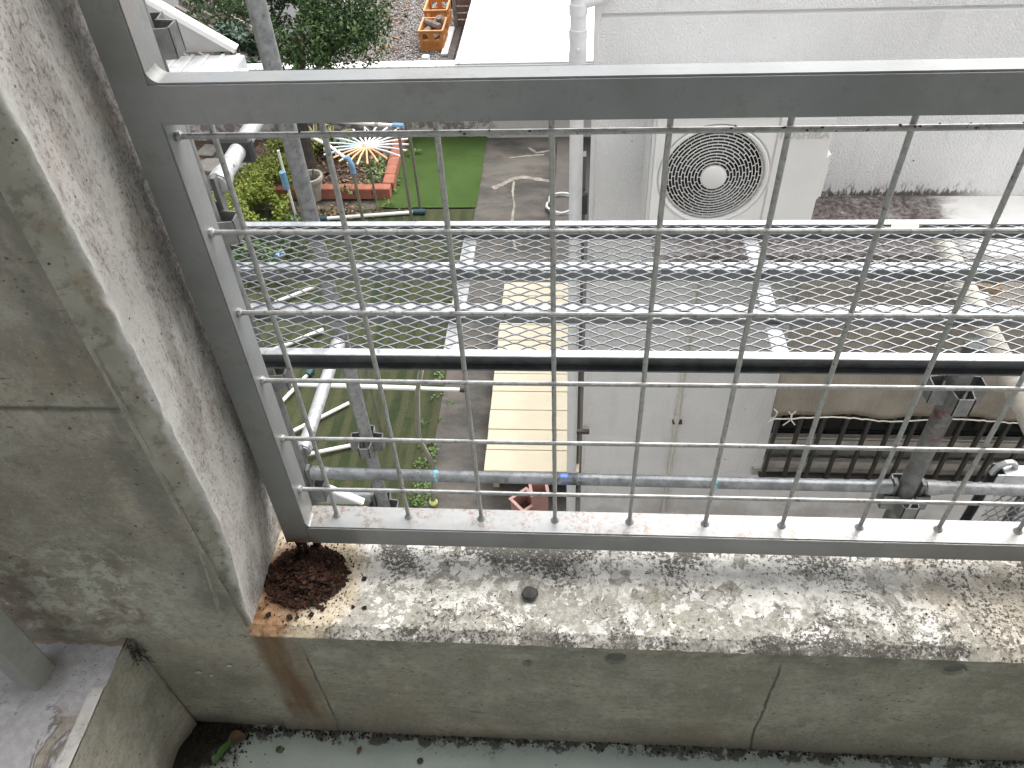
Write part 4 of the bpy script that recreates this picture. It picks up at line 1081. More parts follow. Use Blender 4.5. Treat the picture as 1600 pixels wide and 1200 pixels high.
MB().box((WX0 + .046, YB + .05, WZ0 + .101), (WX1 - .046, YB + .055, WZ0 + .2395)).build('pane', 'pane_grey', wno)
for x0, x1 in ((WX0 + .046, 2.7), (2.745, WX1 - .046)):
    MB().box((x0, YB + .05, WZ0 + .301), (x1, YB + .055, WZ1 - .041)).build('pane', 'window_glass', wno)
MB().box((2.701, YB + .02, WZ0 + .101), (2.744, YB + .06, WZ1 - .041)).build('mullion', 'window_frame', wno)
for i in range(17):
    x = 1.60 + i * .1365
    if x > WX1 - .05: break
    MB().box((x - .012, YB - .11, WZ0 - .005), (x + .012, YB - .085, WZ1)).build('bar', 'window_frame', wno, bevel=.003)
for z in (WZ0 + .02, WZ1 - .1):
    MB().box((1.58, YB - .084, z), (WX1 - .02, YB - .06, z + .03)).build('bar_rail', 'window_frame', wno)
# conduit on the wall
m = MB().tube([V(1.0, YB - .016, z) for z in (G, -3.4, -2.95, -2.5, -1.43)], .0135, 12); cdo = m.build('conduit', 'conduit_beige', hs_)
MB().tube([V(1.0, YB - .016, -2.99), V(1.0, YB - .016, -2.88)], .018, 12).build('coupling', 'conduit_beige', cdo)
m = MB().box((.975, YB - .03, -2.955), (1.035, YB - .001, -2.94)); m.build('bracket', 'brown_metal', cdo)
# downpipe with couplings and an elbow near the top
DX, DY = .336, 2.855
dp = MB().tube([V(DX, DY, z) for z in (G, -3, -2, -1, -.60)], .0325, 22).build('downpipe', 'pvc_white', hs_)
MB().tube([V(DX, DY, -.50), V(DX, DY, -.36), V(DX, DY, -.1), V(DX, DY, .15), V(DX, DY, .30)], .034, 22).build('pipe_length', 'pvc_white', dp)
MB().tube([V(DX, DY, -.615), V(DX, DY, -.585), V(DX, DY, -.57)], .039, 22).build('coupling', 'pvc_white', dp)
MB().tube([V(DX, DY, -.575), V(DX + .001, DY - .007, -.545), V(DX, DY - .002, -.515), V(DX, DY, -.50)], .036, 22, radii=[.037, .0365, .036, .036]).build('elbow', 'pvc_white', dp)
MB().tube([V(DX, DY, -.515), V(DX, DY, -.50), V(DX, DY, -.475)], .039, 22).build('coupling', 'pvc_white', dp)
MB().tube([V(DX, DY, -.415), V(DX, DY, -.39), V(DX, DY, -.37)], .039, 22).build('coupling', 'pvc_white', dp)
MB().tube([V(DX, DY, -.37), V(DX + .06, DY + .01, -.358), V(DX + .14, DY + .06, -.352)], .03, 18).build('branch', 'pvc_white', dp)
MB().lathe((DX, DY - .043, -.548), [(.0003, -.006), (.006, -.005), (.008, 0)], 10, 'Y').build('plug', 'pvc_white', dp)
for z in (-1.7, -3.02, -3.52): MB().box((DX + .02, DY - .012, z - .012), (XC + .03, DY + .012, z + .012)).build('pipe_bracket', 'brown_metal', dp)
# thin brown pole behind the downpipe
t = thing('brown_pole', 'thin dark brown pole between the downpipe and house corner', 'pole', (.375, 3.3, G))
MB().box((.352, 3.25, G), (.372, 3.30, -1.28)).build('shaft', 'black_plastic', t); MB().box((.3725, 3.24, G), (.392, 3.30, -1.28)).build('cover', 'brown_metal', t)
MB().box((.345, 3.20, -1.62), (.405, 3.24, -1.48)).build('clamp', 'black_plastic', t, bevel=.01)

# sun screen hung from the ledge over the window
def screen(u, v):
    x = lerp(1.365, 4.6, u)
    if v < .12:
        t = v / .12; d_ = lerp(2.385, 2.27, smooth((x - 1.98) / .12)); return (x, lerp(2.40, d_, t), lerp(-1.432, -1.50, t) - .01 * nz(x * 3, t))
    t = (v - .12) / .88
    zb_ = -2.245 + .02 * nz(x * 3.1, 4) + .012 * math.sin(x * 9) + .006 * nz(x * 30, 1)
    return (x + .012 * nz(t * 4, 7) * (u < .02), lerp(lerp(2.385, 2.27, smooth((x - 1.98) / .12)), 2.29, t) + .018 * nz(x * 2.2, t * 2, 2) + .008 * math.sin(x * 21 + t * 2) * t, lerp(-1.50, zb_, t))
t = thing('window_screen', 'brown ribbed cloth sun screen with frayed hem over the window', 'sun screen', (2.6, 2.3, -2.25))
o = MB().grid(170, 26, screen).build('cloth', 'sun_screen', t, recalc=False); md = o.modifiers.new('thickness', 'SOLIDIFY'); md.thickness = .004
for px, py, sgn in ((1209, 641, 1), (1232, 646, 1), (1243, 645, -1)):
    p = onY(px, py, 2.262); m = MB()
    m.tube([p + V(0, 0, .01), p + V(.02 * sgn, -.004, -.012), p + V(.012 * sgn, -.006, -.05), p + V(-.012 * sgn, -.004, -.085)], .0035, 6); m.build('frayed_thread', 'thread', t)
m = MB().tube([V(lerp(1.367, 4.58, i / 150), 2.262 + .006 * nz(i * .7, 5), screen(i / 150, 1)[2] + .004) for i in range(151)], .0038, 6); m.build('hem', 'thread', t)
# odds and ends lying on the top of the screen
for i, (px, py, s, mt, lb, ct) in enumerate([(1492, 444, .055, 'trim_white', 'pale broken plastic piece lying on top of the brown screen', 'plastic piece'), (1524, 468, .05, 'trim_white', 'small white plastic scrap beside the coiled rope', 'plastic piece'), (1508, 455, .05, 'black_plastic', 'black rubber scrap on top of the brown sun screen', 'rubber scrap')]):
    p = onZ(px, py, -1.42); m = MB()
    m.prism([p + V(-s, -s * .4, 0), p + V(s * .9, -s * .5, 0), p + V(s, s * .3, 0), p + V(-s * .4, s * .6, 0)], (0, 0, .03))
    single(m, 'plastic_scrap', mt, lb, ct, bevel=.004)
p = onZ(1543, 450, -1.41); m = MB().tube([p + V((.05 + .004 * math.sin(i)) * math.cos(i * .5), (.05 + .003 * math.cos(i)) * math.sin(i * .5), .0009 * i) for i in range(40)], .009, 7)
single(m, 'rope_coil', 'rope_tan', 'small coil of tan rope above the brown screen', 'rope')

# ------------------------------------------------------------------ air conditioner
AX0, AX1, AZ0, AZ1, AY0, AY1 = .660, 1.405, -1.285, -.735, 2.55, 2.84
ac = thing('air_conditioner', 'off white outdoor air conditioner with round fan grille on the ledge', 'air conditioner', (1.03, 2.7, -1.32))
FC = V(.937, AY0, -1.008); FR = .236
m = MB(); n = 72
def rectpt(an):
    c, s = math.cos(an), math.sin(an)
    x0, x1, z0, z1 = AX0 + .012, 1.1735, AZ0 + .005, AZ1 - .008
    k = min(((x1 - FC.x) / c) if c > 1e-6 else 1e9, ((x0 - FC.x) / c) if c < -1e-6 else 1e9, ((z1 - FC.z) / s) if s > 1e-6 else 1e9, ((z0 - FC.z) / s) if s < -1e-6 else 1e9)
    return V(FC.x + c * k, AY0, FC.z + s * k)
b = len(m.v)
corner_k = {}
for cx_, cz_ in ((AX0 + .012, AZ0 + .005), (1.1735, AZ0 + .005), (AX0 + .012, AZ1 - .008), (1.1735, AZ1 - .008)):
    corner_k[round((math.atan2(cz_ - FC.z, cx_ - FC.x) % (2 * math.pi)) / (2 * math.pi) * n) % n] = V(cx_, AY0, cz_)
for k in range(n):
    an = 2 * math.pi * k / n; c, s = math.cos(an), math.sin(an)
    o_ = corner_k.get(k) or rectpt(an); rr_ = min(FR + .012, (o_ - FC).length - .0005)
    m.v += [tuple(o_), tuple(FC + V(c * rr_, 0, s * rr_)), tuple(FC + V(c * FR * .985, .022, s * FR * .985)), tuple(FC + V(c * .212, .026, s * .212))]
for k in range(n):
    k2 = (k + 1) % n
    for j in range(3): m.f.append((b + 4 * k + j, b + 4 * k2 + j, b + 4 * k2 + j + 1, b + 4 * k + j + 1))
m.build('front_panel', 'ac_white', ac, smooth_deg=30)
MB().lathe(FC, [(.2119, .0262), (.2095, .03), (.209, .119), (.0003, .12)], 48, 'Y').build('fan_well', 'ac_dark', ac)
m = MB()
m.box((AX0 + .012, AY0 + .001, AZ1 - .0078), (1.1744, AY1, AZ1)); m.box((AX0 + .012, AY0 + .001, AZ0), (1.172, AY1, AZ0 + .0048)); m.box((AX0 + .0121, AY1 - .01, AZ0 + .005), (1.172, AY1 - .0005, AZ1 - .008))
m.build('casing', 'ac_white', ac)
MB().box((1.1745, AY0 - .004, AZ0), (AX1, AY1, AZ1)).build('service_panel', 'ac_panel', ac, bevel=.008, seg=3)
MB().box((AX0, AY0 - .001, AZ0), (AX0 + .0118, AY0 + .055, AZ1)).build('corner_post', 'ac_white', ac, bevel=.005, seg=2)
MB().box((AX0 - .006, AY0 - .0015, AZ1 + .0005), (AX1 + .004, AY1 + .002, AZ1 + .010)).build('lid', 'ac_white', ac, bevel=.004, seg=2)
MB().box((AX0 + .002, AY0 + .06, AZ0 + .02), (AX0 + .008, AY1 - .01, AZ1 - .02)).build('coil', 'ac_dark', ac)
m = MB()
for i in range(9): m.box((AX0 - .004, AY0 + .07 + i * .024, AZ0 + .01), (AX0 + .0015, AY0 + .082 + i * .024, AZ1 - .01))
for z in (AZ0 + .03, (AZ0 + AZ1) / 2, AZ1 - .03): m.box((AX0 - .0035, AY0 + .065, z), (AX0 + .001, AY1 - .012, z + .008))
m.build('coil_guard', 'ac_white', ac)
MB().box((AX1 + .0005, AY0 + .07, -1.18), (AX1 + .045, AY0 + .24, -.94)).build('valve_cover', 'ac_panel', ac, bevel=.016, seg=3)
for x in (.74, 1.28): MB().box((x, AY0 - .01, -1.32), (x + .05, AY1 + .02, AZ0 - .0005)).build('foot', 'ac_panel', ac)
# concentric grille with staggered ribs and hub
m = MB(); radii = [.056 + i * .01385 for i in range(13)]; N = 64
def gy(r): return .012 - .020 * (1 - (r / FR) ** 2)
for r in radii:
    b = len(m.v)
    for k in range(N):
        an = 2 * math.pi * k / N; c, s = math.cos(an), math.sin(an); y = gy(r)
        for dr, dy in ((-.0013, 0), (.0013, 0), (.0013, .007), (-.0013, .007)): m.v.append(tuple(FC + V(c * (r + dr), y + dy, s * (r + dr))))
    for k in range(N):
        k2 = (k + 1) % N
        for j in range(4):
            j2 = (j + 1) % 4; m.f.append((b + 4 * k + j, b + 4 * k2 + j, b + 4 * k2 + j2, b + 4 * k + j2))
for i in range(len(radii) - 1):
    r0, r1 = radii[i], radii[i + 1]; cnt = 10 if i < 2 else (14 if i < 5 else (22 if i < 9 else 30))
    for k in range(cnt):
        an = 2 * math.pi * (k + (.5 if i % 2 else 0)) / cnt; c, s = math.cos(an), math.sin(an); t_ = V(-s, 0, c) * .0008
        p0 = FC + V(c * r0, gy(r0), s * r0); p1 = FC + V(c * r1, gy(r1), s * r1); d = V(0, .006, 0)
        m.hexa([p0 - t_, p1 - t_, p1 + t_, p0 + t_, p0 - t_ + d, p1 - t_ + d, p1 + t_ + d, p0 + t_ + d])
gr = m.build('fan_grille', 'ac_white', ac, smooth_deg=30)
MB().lathe(FC, [(.0003, -.013), (.046, -.013), (.053, -.009), (.055, .0), (.055, .01)], 40, 'Y').build('hub', 'ac_panel', ac)
MB().lathe(FC, [(FR * .945, .010), (FR * .95, -.001), (FR * .99, -.003), (FR * 1.01, .002), (FR * 1.01, .02)], 72, 'Y').build('grille_ring', 'ac_white', ac)
for k in range(3):
    m = MB(); a0 = 2 * math.pi * k / 3 + .5
    m.grid(8, 5, lambda u, v: tuple(FC + V((.05 + .14 * v) * math.cos(a0 + u * 1.5), .05 + .05 * u, (.05 + .14 * v) * math.sin(a0 + u * 1.5))))
    m.build('fan_blade', 'ac_fan', ac)
cu = bpy.data.curves.new('maker_lettering', 'FONT'); cu.body = 'TOSHIBA'; cu.size = .050; cu.extrude = .0016; cu.offset = .0012; cu.space_character = 1.06
cu.materials.append(M['ac_letter'])
tc = bpy.data.objects.new('maker_lettering', cu)
tme = bpy.data.meshes.new_from_object(tc); bpy.data.objects.remove(tc)
tx = bpy.data.objects.new('maker_lettering', tme); C.objects.link(tx); tx.parent = ac
tx.rotation_euler = (math.radians(90), 0, 0); tx.location = V(1.178, AY0 - .0052, -.829) - Vector(ac['_base'])

# ================================================================== GARDEN
YW = 8.96
t = thing('boundary_wall', 'white topped low garden wall with mould stains on its face', 'garden wall', (-2.5, YW, G))
MB().box((-7.0, YW, G - .02), (1.45, YW + .15, -3.185)).build('wall_body', 'mottled_wall', t)
MB().box((-7.0, YW - .012, -3.184), (1.45, YW + .165, -3.147)).build('coping', 'slab_white', t, bevel=.006)
t = thing('flat_roof', 'flat white roof slab beside the downpipe, beyond the garden wall', 'roof slab', (-.2, 11, G))
MB().box((-1.125, YW - .004, -3.146), (1.44, 18, -3.02 - .10)).build('slab', 'slab_white', t, bevel=.006)
MB().box((-1.10, YW + .16, G), (1.44, 18, -3.1465)).build('shed_wall', 'white_wall', t)

# cream deck boards
DZ = -3.80
y0 = onZ(762, 735, DZ).y; y1 = onZ(785, 440, DZ).y; x0 = onZ(772, 588, DZ).x
t = thing('cream_deck', 'cream painted board deck beside the downpipe on the path', 'deck', ((x0 + .4) / 2, (y0 + y1) / 2, G))
nb = 11; bwid = (y1 - y0) / nb; src = None
for i in range(nb):
    yy = y0 + i * bwid
    if src is None:
        m = MB().box((x0, y0, DZ - .028), (.395, y0 + bwid - .006, DZ)); src = m.build('board', 'cream_board', t, bevel=.003)
    else: copy_part(src, t, (random.uniform(-.004, .004), i * bwid, random.uniform(-.002, .002)))
for xx in (x0 + .05, .31):
    for yy in (y0 + .08, (y0 + y1) / 2, y1 - .1): MB().box((xx, yy, G), (xx + .045, yy + .045, DZ - .0285)).build('leg', 'cream_board', t)
MB().box((x0 + .012, y0 + .04, DZ - .085), (x0 + .04, y1 - .04, DZ - .0286)).build('joist', 'cream_board', t)
# pots at the near end of the deck
def planter(px, py, Z, s, hgt, rot, label):
    p = onZ(px, py, Z); R_ = Matrix.Translation(V(p.x, p.y, 0)) @ Matrix.Rotation(rot, 4, 'Z'); m = MB()
    th = .012
    for (xa_, ya_, xb_, yb_) in ((-s, -s, s, -s + th), (-s, s - th, s, s), (-s, -s + th, -s + th, s - th), (s - th, -s + th, s, s - th)):
        m.box((xa_, ya_, G), (xb_, yb_, G + hgt), R_)
    t = thing('planter', label, 'planter', (p.x, p.y, G), 'pink planters'); m.build('box', 'pink_plastic', t)
    m = MB()
    for (xa_, ya_, xb_, yb_) in ((-s - .01, -s - .01, s + .01, -s + .012), (-s - .01, s - .012, s + .01, s + .01), (-s - .01, -s + .0125, -s + .012, s - .0125), (s - .012, -s + .0125, s + .01, s - .0125)):
        m.box((xa_, ya_, G + hgt + .0005), (xb_, yb_, G + hgt + .012), R_)
    m.build('rim', 'pink_plastic', t); MB().box((-s + .013, -s + .013, G + hgt * .3), (s - .013, s - .013, G + hgt * .45), R_).build('soil', 'soil', t)
planter(820, 782, G + .22, .075, .22, math.radians(42), 'empty dusty pink square planter at the deck end')
planter(842, 764, G + .34, .06, .34, math.radians(10), 'taller pink planter half hidden behind the scaffold pipe')

# mat, hose and bag by the downpipe
m = MB().box((.12, 6.0, G + .004), (.34, 8.8, G + .05)); single(m, 'rubber_mat', 'mat_brown', 'brown board lying on the path left of the downpipe', 'board', bevel=.006)
m = MB().box((.345, 4.9, G + .004), (.56, 8.9, G + .012)); single(m, 'drain_cover', 'black_plastic', 'dark strip on the ground behind the white downpipe', 'drain strip')
p = onZ(878, 326, G); m = MB().tube([p + V(.16 * math.cos(i * .35) + .02 * math.sin(i * 1.3), .20 * math.sin(i * .35), .02 + .0015 * i) for i in range(46)], .014, 8)
single(m, 'garden_hose', 'hose_white', 'loose coil of white hose on the path behind the downpipe', 'hose')

# brick edged bed
bed = thing('brick_border', 'red brick border around the earth bed beside the turf', 'brick border', (-2.6, 8.2, G))
BX1, BY0 = -1.86, 7.47
bl = .212; bwd = .13; bh = .135
src = MB().box((-bl / 2 + .004, -bwd / 2, 0), (bl / 2 - .004, bwd / 2, bh)).build('brick', 'brick_red', bed, local=True, bevel=.006)
base = Vector(bed['_base']); first = True
def lay(x, y, rot):
    global first
    loc = V(x, y, G) - base + V(random.uniform(-.003, .003), random.uniform(-.003, .003), random.uniform(0, .006)); r = (0, 0, rot + random.uniform(-.015, .015))
    if first: src.location = loc; src.rotation_euler = r; first = False
    else: copy_part(src, bed, loc, r)
for i in range(9): lay(BX1 - bl / 2 + .06 - i * bl, BY0 + bwd / 2, 0)
for i in range(7): lay(BX1 + .01 - .008 * i, BY0 + bwd + .01 + bl / 2 + i * bl, math.pi / 2 + .02)
MB().box((BX1 - 1.9, BY0 + .01, G), (BX1 + .05, BY0 + bwd - .01, G + .05)).build('mortar_bed', 'mortar', bed)
structure(MB().grid(60, 50, lambda u, v: (lambda x, y: (x, y, G + .085 + .03 * fbm(x * 3, y * 3, 1, 4)))(lerp(-3.72, BX1 - .06, u), lerp(BY0 + bwd, YW, v))), 'garden_soil', 'soil')
def scatter_leaves(name, mat, n, fx, size, kind='stuff', flat=.4):
    m = MB()
    for i in range(n):
        c, nr = fx(i); s = size * random.uniform(.6, 1.3)
        d = V(random.gauss(0, 1), random.gauss(0, 1), random.gauss(0, flat)).normalized(); nn = (nr + V(random.gauss(0, flat), random.gauss(0, flat), random.gauss(0, flat))).normalized()
        q = nn.cross(d).normalized(); d = q.cross(nn)
        b = len(m.v); m.v += [tuple(c - d * s), tuple(c + q * s * .5 + nn * s * .12), tuple(c + d * s), tuple(c - q * s * .5 + nn * s * .12)]
        m.f += [(b, b + 1, b + 2, b + 3)]
    return m
m = scatter_leaves('l', '', 900, lambda i: (lambda x, y: (V(x, y, G + .10 + .03 * fbm(x * 3, y * 3, 1, 4)), V(0, 0, 1)))(random.uniform(-3.4, -1.98), random.uniform(7.62, 8.8)), .028)
m.build('leaf_litter', 'litter_brown', None, kind='stuff', smooth_deg=0, recalc=False)
m = scatter_leaves('l', '', 260, lambda i: (V(random.gauss(-2.45, .35), random.gauss(7.2, .09), G + .016), V(0, 0, 1)), .026)
m.build('leaf_litter', 'litter_brown', None, kind='stuff', smooth_deg=0, recalc=False)
# weeds: in the bed, along the border, along the path edge
def tuft(m_, c, n, r, s):
    for i in range(n):
        a = random.random() * 6.283; q = r * math.sqrt(random.random())
        p = c + V(q * math.cos(a), q * math.sin(a), random.uniform(.01, r * .7)); nn = V(random.gauss(0, .5), random.gauss(0, .5), 1).normalized(); d = nn.cross(V(random.gauss(0, 1), random.gauss(0, 1), .1)).normalized(); e = nn.cross(d)
        ss = s * random.uniform(.6, 1.2); b = len(m_.v); m_.v += [tuple(p - d * ss), tuple(p + e * ss * .6), tuple(p + d * ss), tuple(p - e * ss * .6)]; m_.f.append((b, b + 1, b + 2, b + 3))
m = MB()
for px, py in ((585, 262), (580, 272), (590, 278), (584, 288), (600, 250), (572, 258), (560, 245), (596, 268), (545, 300), (590, 255)): tuft(m, onZ(px, py, G + .1), 26, .09, .026)
for px, py in ((628, 238), (636, 242), (646, 243), (655, 240), (615, 262), (622, 275), (618, 286), (612, 300), (610, 318)): tuft(m, onZ(px, py, G + .02), 14, .07, .022)
for k in range(46):
    y = random.uniform(3.2, 6.8); tuft(m, V(PX0 - .03 + random.gauss(0, .035), y, G + .004), 6, .045, .016)
for px, py in ((678, 700), (676, 715), (664, 770), (672, 780), (660, 760), (650, 783), (655, 795)): tuft(m, onZ(px, py, G), 26, .07, .017)
m.build('weeds', 'weed_green', None, kind='stuff', smooth_deg=0, recalc=False)

def tree(name, label, cat, trunk, limbs, blobs, n, size, mat, group=None, flat=.7):
    t = thing(name, label, cat, trunk[0], group)
    m = MB(); k = len(trunk); m.tube(trunk, .08, 10, radii=[lerp(trunk_r, trunk_r * .45, i / (k - 1)) for i in range(k)])
    for a, b, r in limbs: m.tube([a, (Vector(a) + Vector(b)) / 2 + V(random.uniform(-.08, .08), random.uniform(-.08, .08), .05), b], r, 7, radii=[r, r * .75, r * .4])
    m.build('trunk', 'bark', t)
    tot = sum(r[0] * r[1] * r[2] for _, r in blobs); m = MB()
    for c, r in blobs:
        for i in range(int(n * r[0] * r[1] * r[2] / tot)):
            d = V(random.gauss(0, 1), random.gauss(0, 1), random.gauss(0, 1)).normalized(); q = random.random() ** .38
            gap = nz(*(Vector(c) + V(d.x * r[0], d.y * r[1], d.z * r[2]) * q) * 3.1)
            if gap < -.16: continue
            p = Vector(c) + V(d.x * r[0], d.y * r[1], d.z * r[2]) * q
            nn = (d * .6 + V(random.gauss(0, flat), random.gauss(0, flat), random.gauss(.5, flat))).normalized()
            e = nn.cross(V(random.gauss(0, 1), random.gauss(0, 1), random.gauss(0, 1))).normalized(); f_ = nn.cross(e); s = size * random.uniform(.6, 1.3)
            b = len(m.v); m.v += [tuple(p - e * s), tuple(p + f_ * s * .45 + nn * s * .15), tuple(p + e * s), tuple(p - f_ * s * .45 + nn * s * .15)]; m.f.append((b, b + 1, b + 2, b + 3))
    m.build('crown', mat, t, smooth_deg=0, recalc=False)
    return t
trunk_r = .085
TB = onZ(489, 285, G + .08); TY = TB.y
cC = onY(470, 30, TY + .5); 
def at(px, py, Y): return onY(px, py, Y)
tr = [TB, TB + V(.0, .05, .5), TB + V(.02, .12, 1.0), at(470, 70, TY + .2), at(470, 20, TY + .4)]
bl_ = [(at(500, 40, TY + .45), (.62, .6, .42)), (at(545, 55, TY + .6), (.48, .5, .36)), (at(560, 15, TY + .8), (.4, .4, .35)), (at(440, 20, TY + .4), (.5, .5, .4)), (at(470, 85, TY + .2), (.42, .4, .16)), (at(540, 90, TY + .5), (.42, .35, .14)), (at(500, -40, TY + .6), (.8, .6, .4)), (at(410, -35, TY + .5), (.6, .5, .35)), (at(345, 8, TY + .6), (.42, .4, .16)), (at(330, -30, TY + .6), (.5, .4, .25))]
tree('garden_tree', 'dense dark green garden tree rising from the brick edged bed', 'tree', tr,
     [(tr[2], at(540, 60, TY + .5), .035), (tr[2], at(420, 40, TY + .3), .035), (tr[3], at(560, 20, TY + .7), .03), (tr[3], at(345, 12, TY + .6), .025)], bl_, 26000, .027, 'foliage_dark')
trunk_r = .03
SB = onZ(395, 190, G); 
tree('shrub', 'small grey green shrub left of the tall scaffold post', 'shrub', [V(SB.x, SB.y, G), V(SB.x, SB.y, G + .5), at(370, 70, SB.y)], [],
     [(at(360, 62, SB.y), (.26, .3, .22)), (at(385, 85, SB.y), (.3, .3, .2)), (at(352, 50, SB.y + .1), (.14, .2, .16)), (at(400, 70, SB.y + .1), (.2, .2, .2))], 2600, .05, 'foliage_bluish')
trunk_r = .02
HB = onZ(405, 300, G)
tree('hedge', 'low lime green clipped shrub beside the tall scaffold post', 'shrub', [V(HB.x, HB.y, G), V(HB.x, HB.y, G + .15), V(HB.x, HB.y, G + .3)], [],
     [(V(-3.35, 7.25, G + .22), (.48, .55, .26)), (V(-3.2, 7.9, G + .24), (.36, .5, .27)), (V(-3.55, 6.75, G + .18), (.45, .4, .24)), (V(-3.15, 6.9, G + .16), (.3, .4, .22)), (V(-3.1, 8.4, G + .22), (.3, .35, .25))], 17000, .024, 'foliage_lime')
trunk_r = .02
tree('shrub', 'dark low shrub seen through the walkway mesh at left', 'shrub', [V(-3.0, 6.0, G), V(-3.0, 6.0, G + .15), V(-3.0, 6.0, G + .3)], [],
     [(V(-3.0, 6.0, G + .2), (.5, .35, .25)), (V(-2.7, 6.45, G + .2), (.3, .25, .2))], 1800, .03, 'foliage_dark')
# variegated plant with strap leaves
pb = onZ(520, 236, G + .1)
t = thing('variegated_plant', 'yellow striped strap leaved plant at the back of the bed', 'plant', (pb.x, pb.y, pb.z))
def strap(c, yaw, L, W, el_):
    m = MB(); n = 7; d = V(math.cos(yaw), math.sin(yaw), 0); q = V(-d.y, d.x, 0); uvs = []
    for i in range(n + 1):
        s = i / n; ang = el_ - 1.5 * s * s
        p = c + d * (L * s * math.cos(el_ * .9)) + V(0, 0, L * (math.sin(el_) * s - .55 * s * s)); wd = W * (math.sin(math.pi * (s * .93 + .06)) ** .6)
        m.v += [tuple(p - q * wd + V(0, 0, wd * .4)), tuple(p), tuple(p + q * wd + V(0, 0, wd * .4))]
    for i in range(n): k = 3 * i; m.f += [(k, k + 1, k + 4, k + 3), (k + 1, k + 2, k + 5, k + 4)]
    o = m.build('leaf', 'variegated_leaf', t, recalc=False); uv = o.data.uv_layers.new()
    for lp in o.data.loops: uv.data[lp.index].uv = ((lp.vertex_index % 3) / 2.0, (lp.vertex_index // 3) / n)
for k in range(3):
    c = pb + V((k - 1) * .22, random.uniform(-.08, .12), .02)
    for i in range(11): strap(c, 6.283 * i / 11 + random.uniform(-.2, .2), random.uniform(.38, .6), random.uniform(.022, .032), random.uniform(.7, 1.35))
# grey flower pot
pp = onZ(491, 306, G + .03); t = thing('flower_pot', 'round grey flower pot in the bed corner by the post', 'flower pot', (pp.x, pp.y, G))
MB().lathe((pp.x, pp.y, G), [(.0003, .0), (.10, .0), (.115, .10), (.135, .27), (.12, .27), (.10, .12), (.0003, .12)], 24).build('body', 'pot_grey', t)
MB().lathe((pp.x, pp.y, G), [(.132, .25), (.155, .255), (.155, .295), (.126, .295), (.126, .272)], 24).build('rim', 'pot_grey', t)
m = MB(); 
for i in range(24):
    a = random.random() * 6.283; m.tube([V(pp.x, pp.y, G + .12), V(pp.x + .05 * math.cos(a), pp.y + .05 * math.sin(a), G + .25), V(pp.x + .1 * math.cos(a), pp.y + .1 * math.sin(a), G + random.uniform(.26, .36))], .004, 4)
m.build('dry_stems', 'leaf_olive', t, smooth_deg=0)

# ------------------------------------------------------------------ laundry gear
def pole(t, a, b, r, mat, name='pole', n=10): return MB().tube([Vector(a), (Vector(a) + Vector(b)) / 2, Vector(b)], r, n).build(name, mat, t)
g1, g2 = onZ(502, 342, G + .03), onZ(655, 331, G + .03)
rk = thing('drying_rack', 'tubular laundry rack with white base bar and blue joints on the turf', 'drying rack', ((g1.x + g2.x) / 2, g1.y, G), 'laundry racks')
pole(rk, g1, g2, .021, 'white_pole', 'base_bar')
for p in (g1, g2): MB().tube([p + V(-.07, 0, 0), p + V(.07, 0, .0)], .034, 10).build('joint', 'teal_plastic', rk)
b3 = onZ(657, 329, G); t3 = onY(643, 188, b3.y); pole(rk, b3, V(b3.x, b3.y, t3.z + .15), .016, 'olive_pole')
b2 = onZ(652, 400, G); t2 = onY(627, 200, b2.y); pole(rk, b2, V(b2.x, b2.y, t2.z), .016, 'olive_pole')
b1 = onZ(578, 398, G); e1 = onY(553, 262, b1.y); pole(rk, b1, V(b1.x, b1.y, e1.z), .016, 'olive_pole')
ZT_ = e1.z + .10; k1 = onZ(540, 247, ZT_); k2 = onZ(516, 229, ZT_ + .02); k3 = onZ(485, 213, ZT_ + .02); k4 = onZ(440, 209, ZT_)
MB().tube([V(b1.x, b1.y, e1.z - .06), V(b1.x, b1.y, e1.z + .03), V(b1.x, b1.y, e1.z) .lerp(k1, .55) + V(0, 0, .05), k1], .027, 12).build('elbow', 'blue_plastic', rk)
MB().tube([k1, k2, k3, k4], .016, 10).build('top_tube', 'white_pole', rk)
w1 = onZ(478, 186, ZT_); w2 = onZ(614, 196, ZT_); pole(rk, w1, w2, .018, 'white_pole', 'top_tube')
MB().tube([w2, w2.lerp(w1, -.12)], .028, 10).build('joint', 'blue_plastic', rk); MB().tube([w2.lerp(w1, .16), w2.lerp(w1, .20)], .028, 10).build('joint', 'pot_grey', rk)
# starburst hanger
sc_c = CAM + ray(572, 228) * 8.6
hb = thing('laundry_hanger', 'starburst laundry hanger of pastel and peach rods above the bed', 'laundry hanger', (sc_c.x, sc_c.y, sc_c.z - .02))
rods = 22
for i in range(rods):
    a = 2 * math.pi * (i + .3) / rods; d = V(math.cos(a), math.sin(a), -.02); deg = math.degrees(a) % 360
    if 215 < deg < 328: mt = 'peach_rod'
    elif 140 < deg <= 215: mt = 'pastel_blue'
    elif 328 <= deg or deg < 25: mt = 'pastel_pink' if i % 2 else 'pastel_lilac'
    else: mt = 'pastel_white'
    Lr = .39 if mt == 'peach_rod' else .46
    MB().tube([sc_c + d * .02, sc_c + d * (Lr * .6) + V(0, 0, .01), sc_c + d * Lr], .0105, 7).build('rod', mt, hb)
MB().lathe(sc_c, [(.0003, .04), (.03, .035), (.04, .0), (.03, -.02), (.0003, -.025)], 14).build('hub', 'pastel_white', hb)
MB().tube([sc_c + V(0, 0, .03), sc_c + V(0, 0, .16), sc_c + V(.03, 0, .21), sc_c + V(.06, 0, .17)], .006, 7).build('hook', 'pastel_white', hb)
MB().tube([V(sc_c.x, sc_c.y, sc_c.z - .02), V(sc_c.x, sc_c.y, G)], .012, 8).build('stand', 'olive_pole', hb)
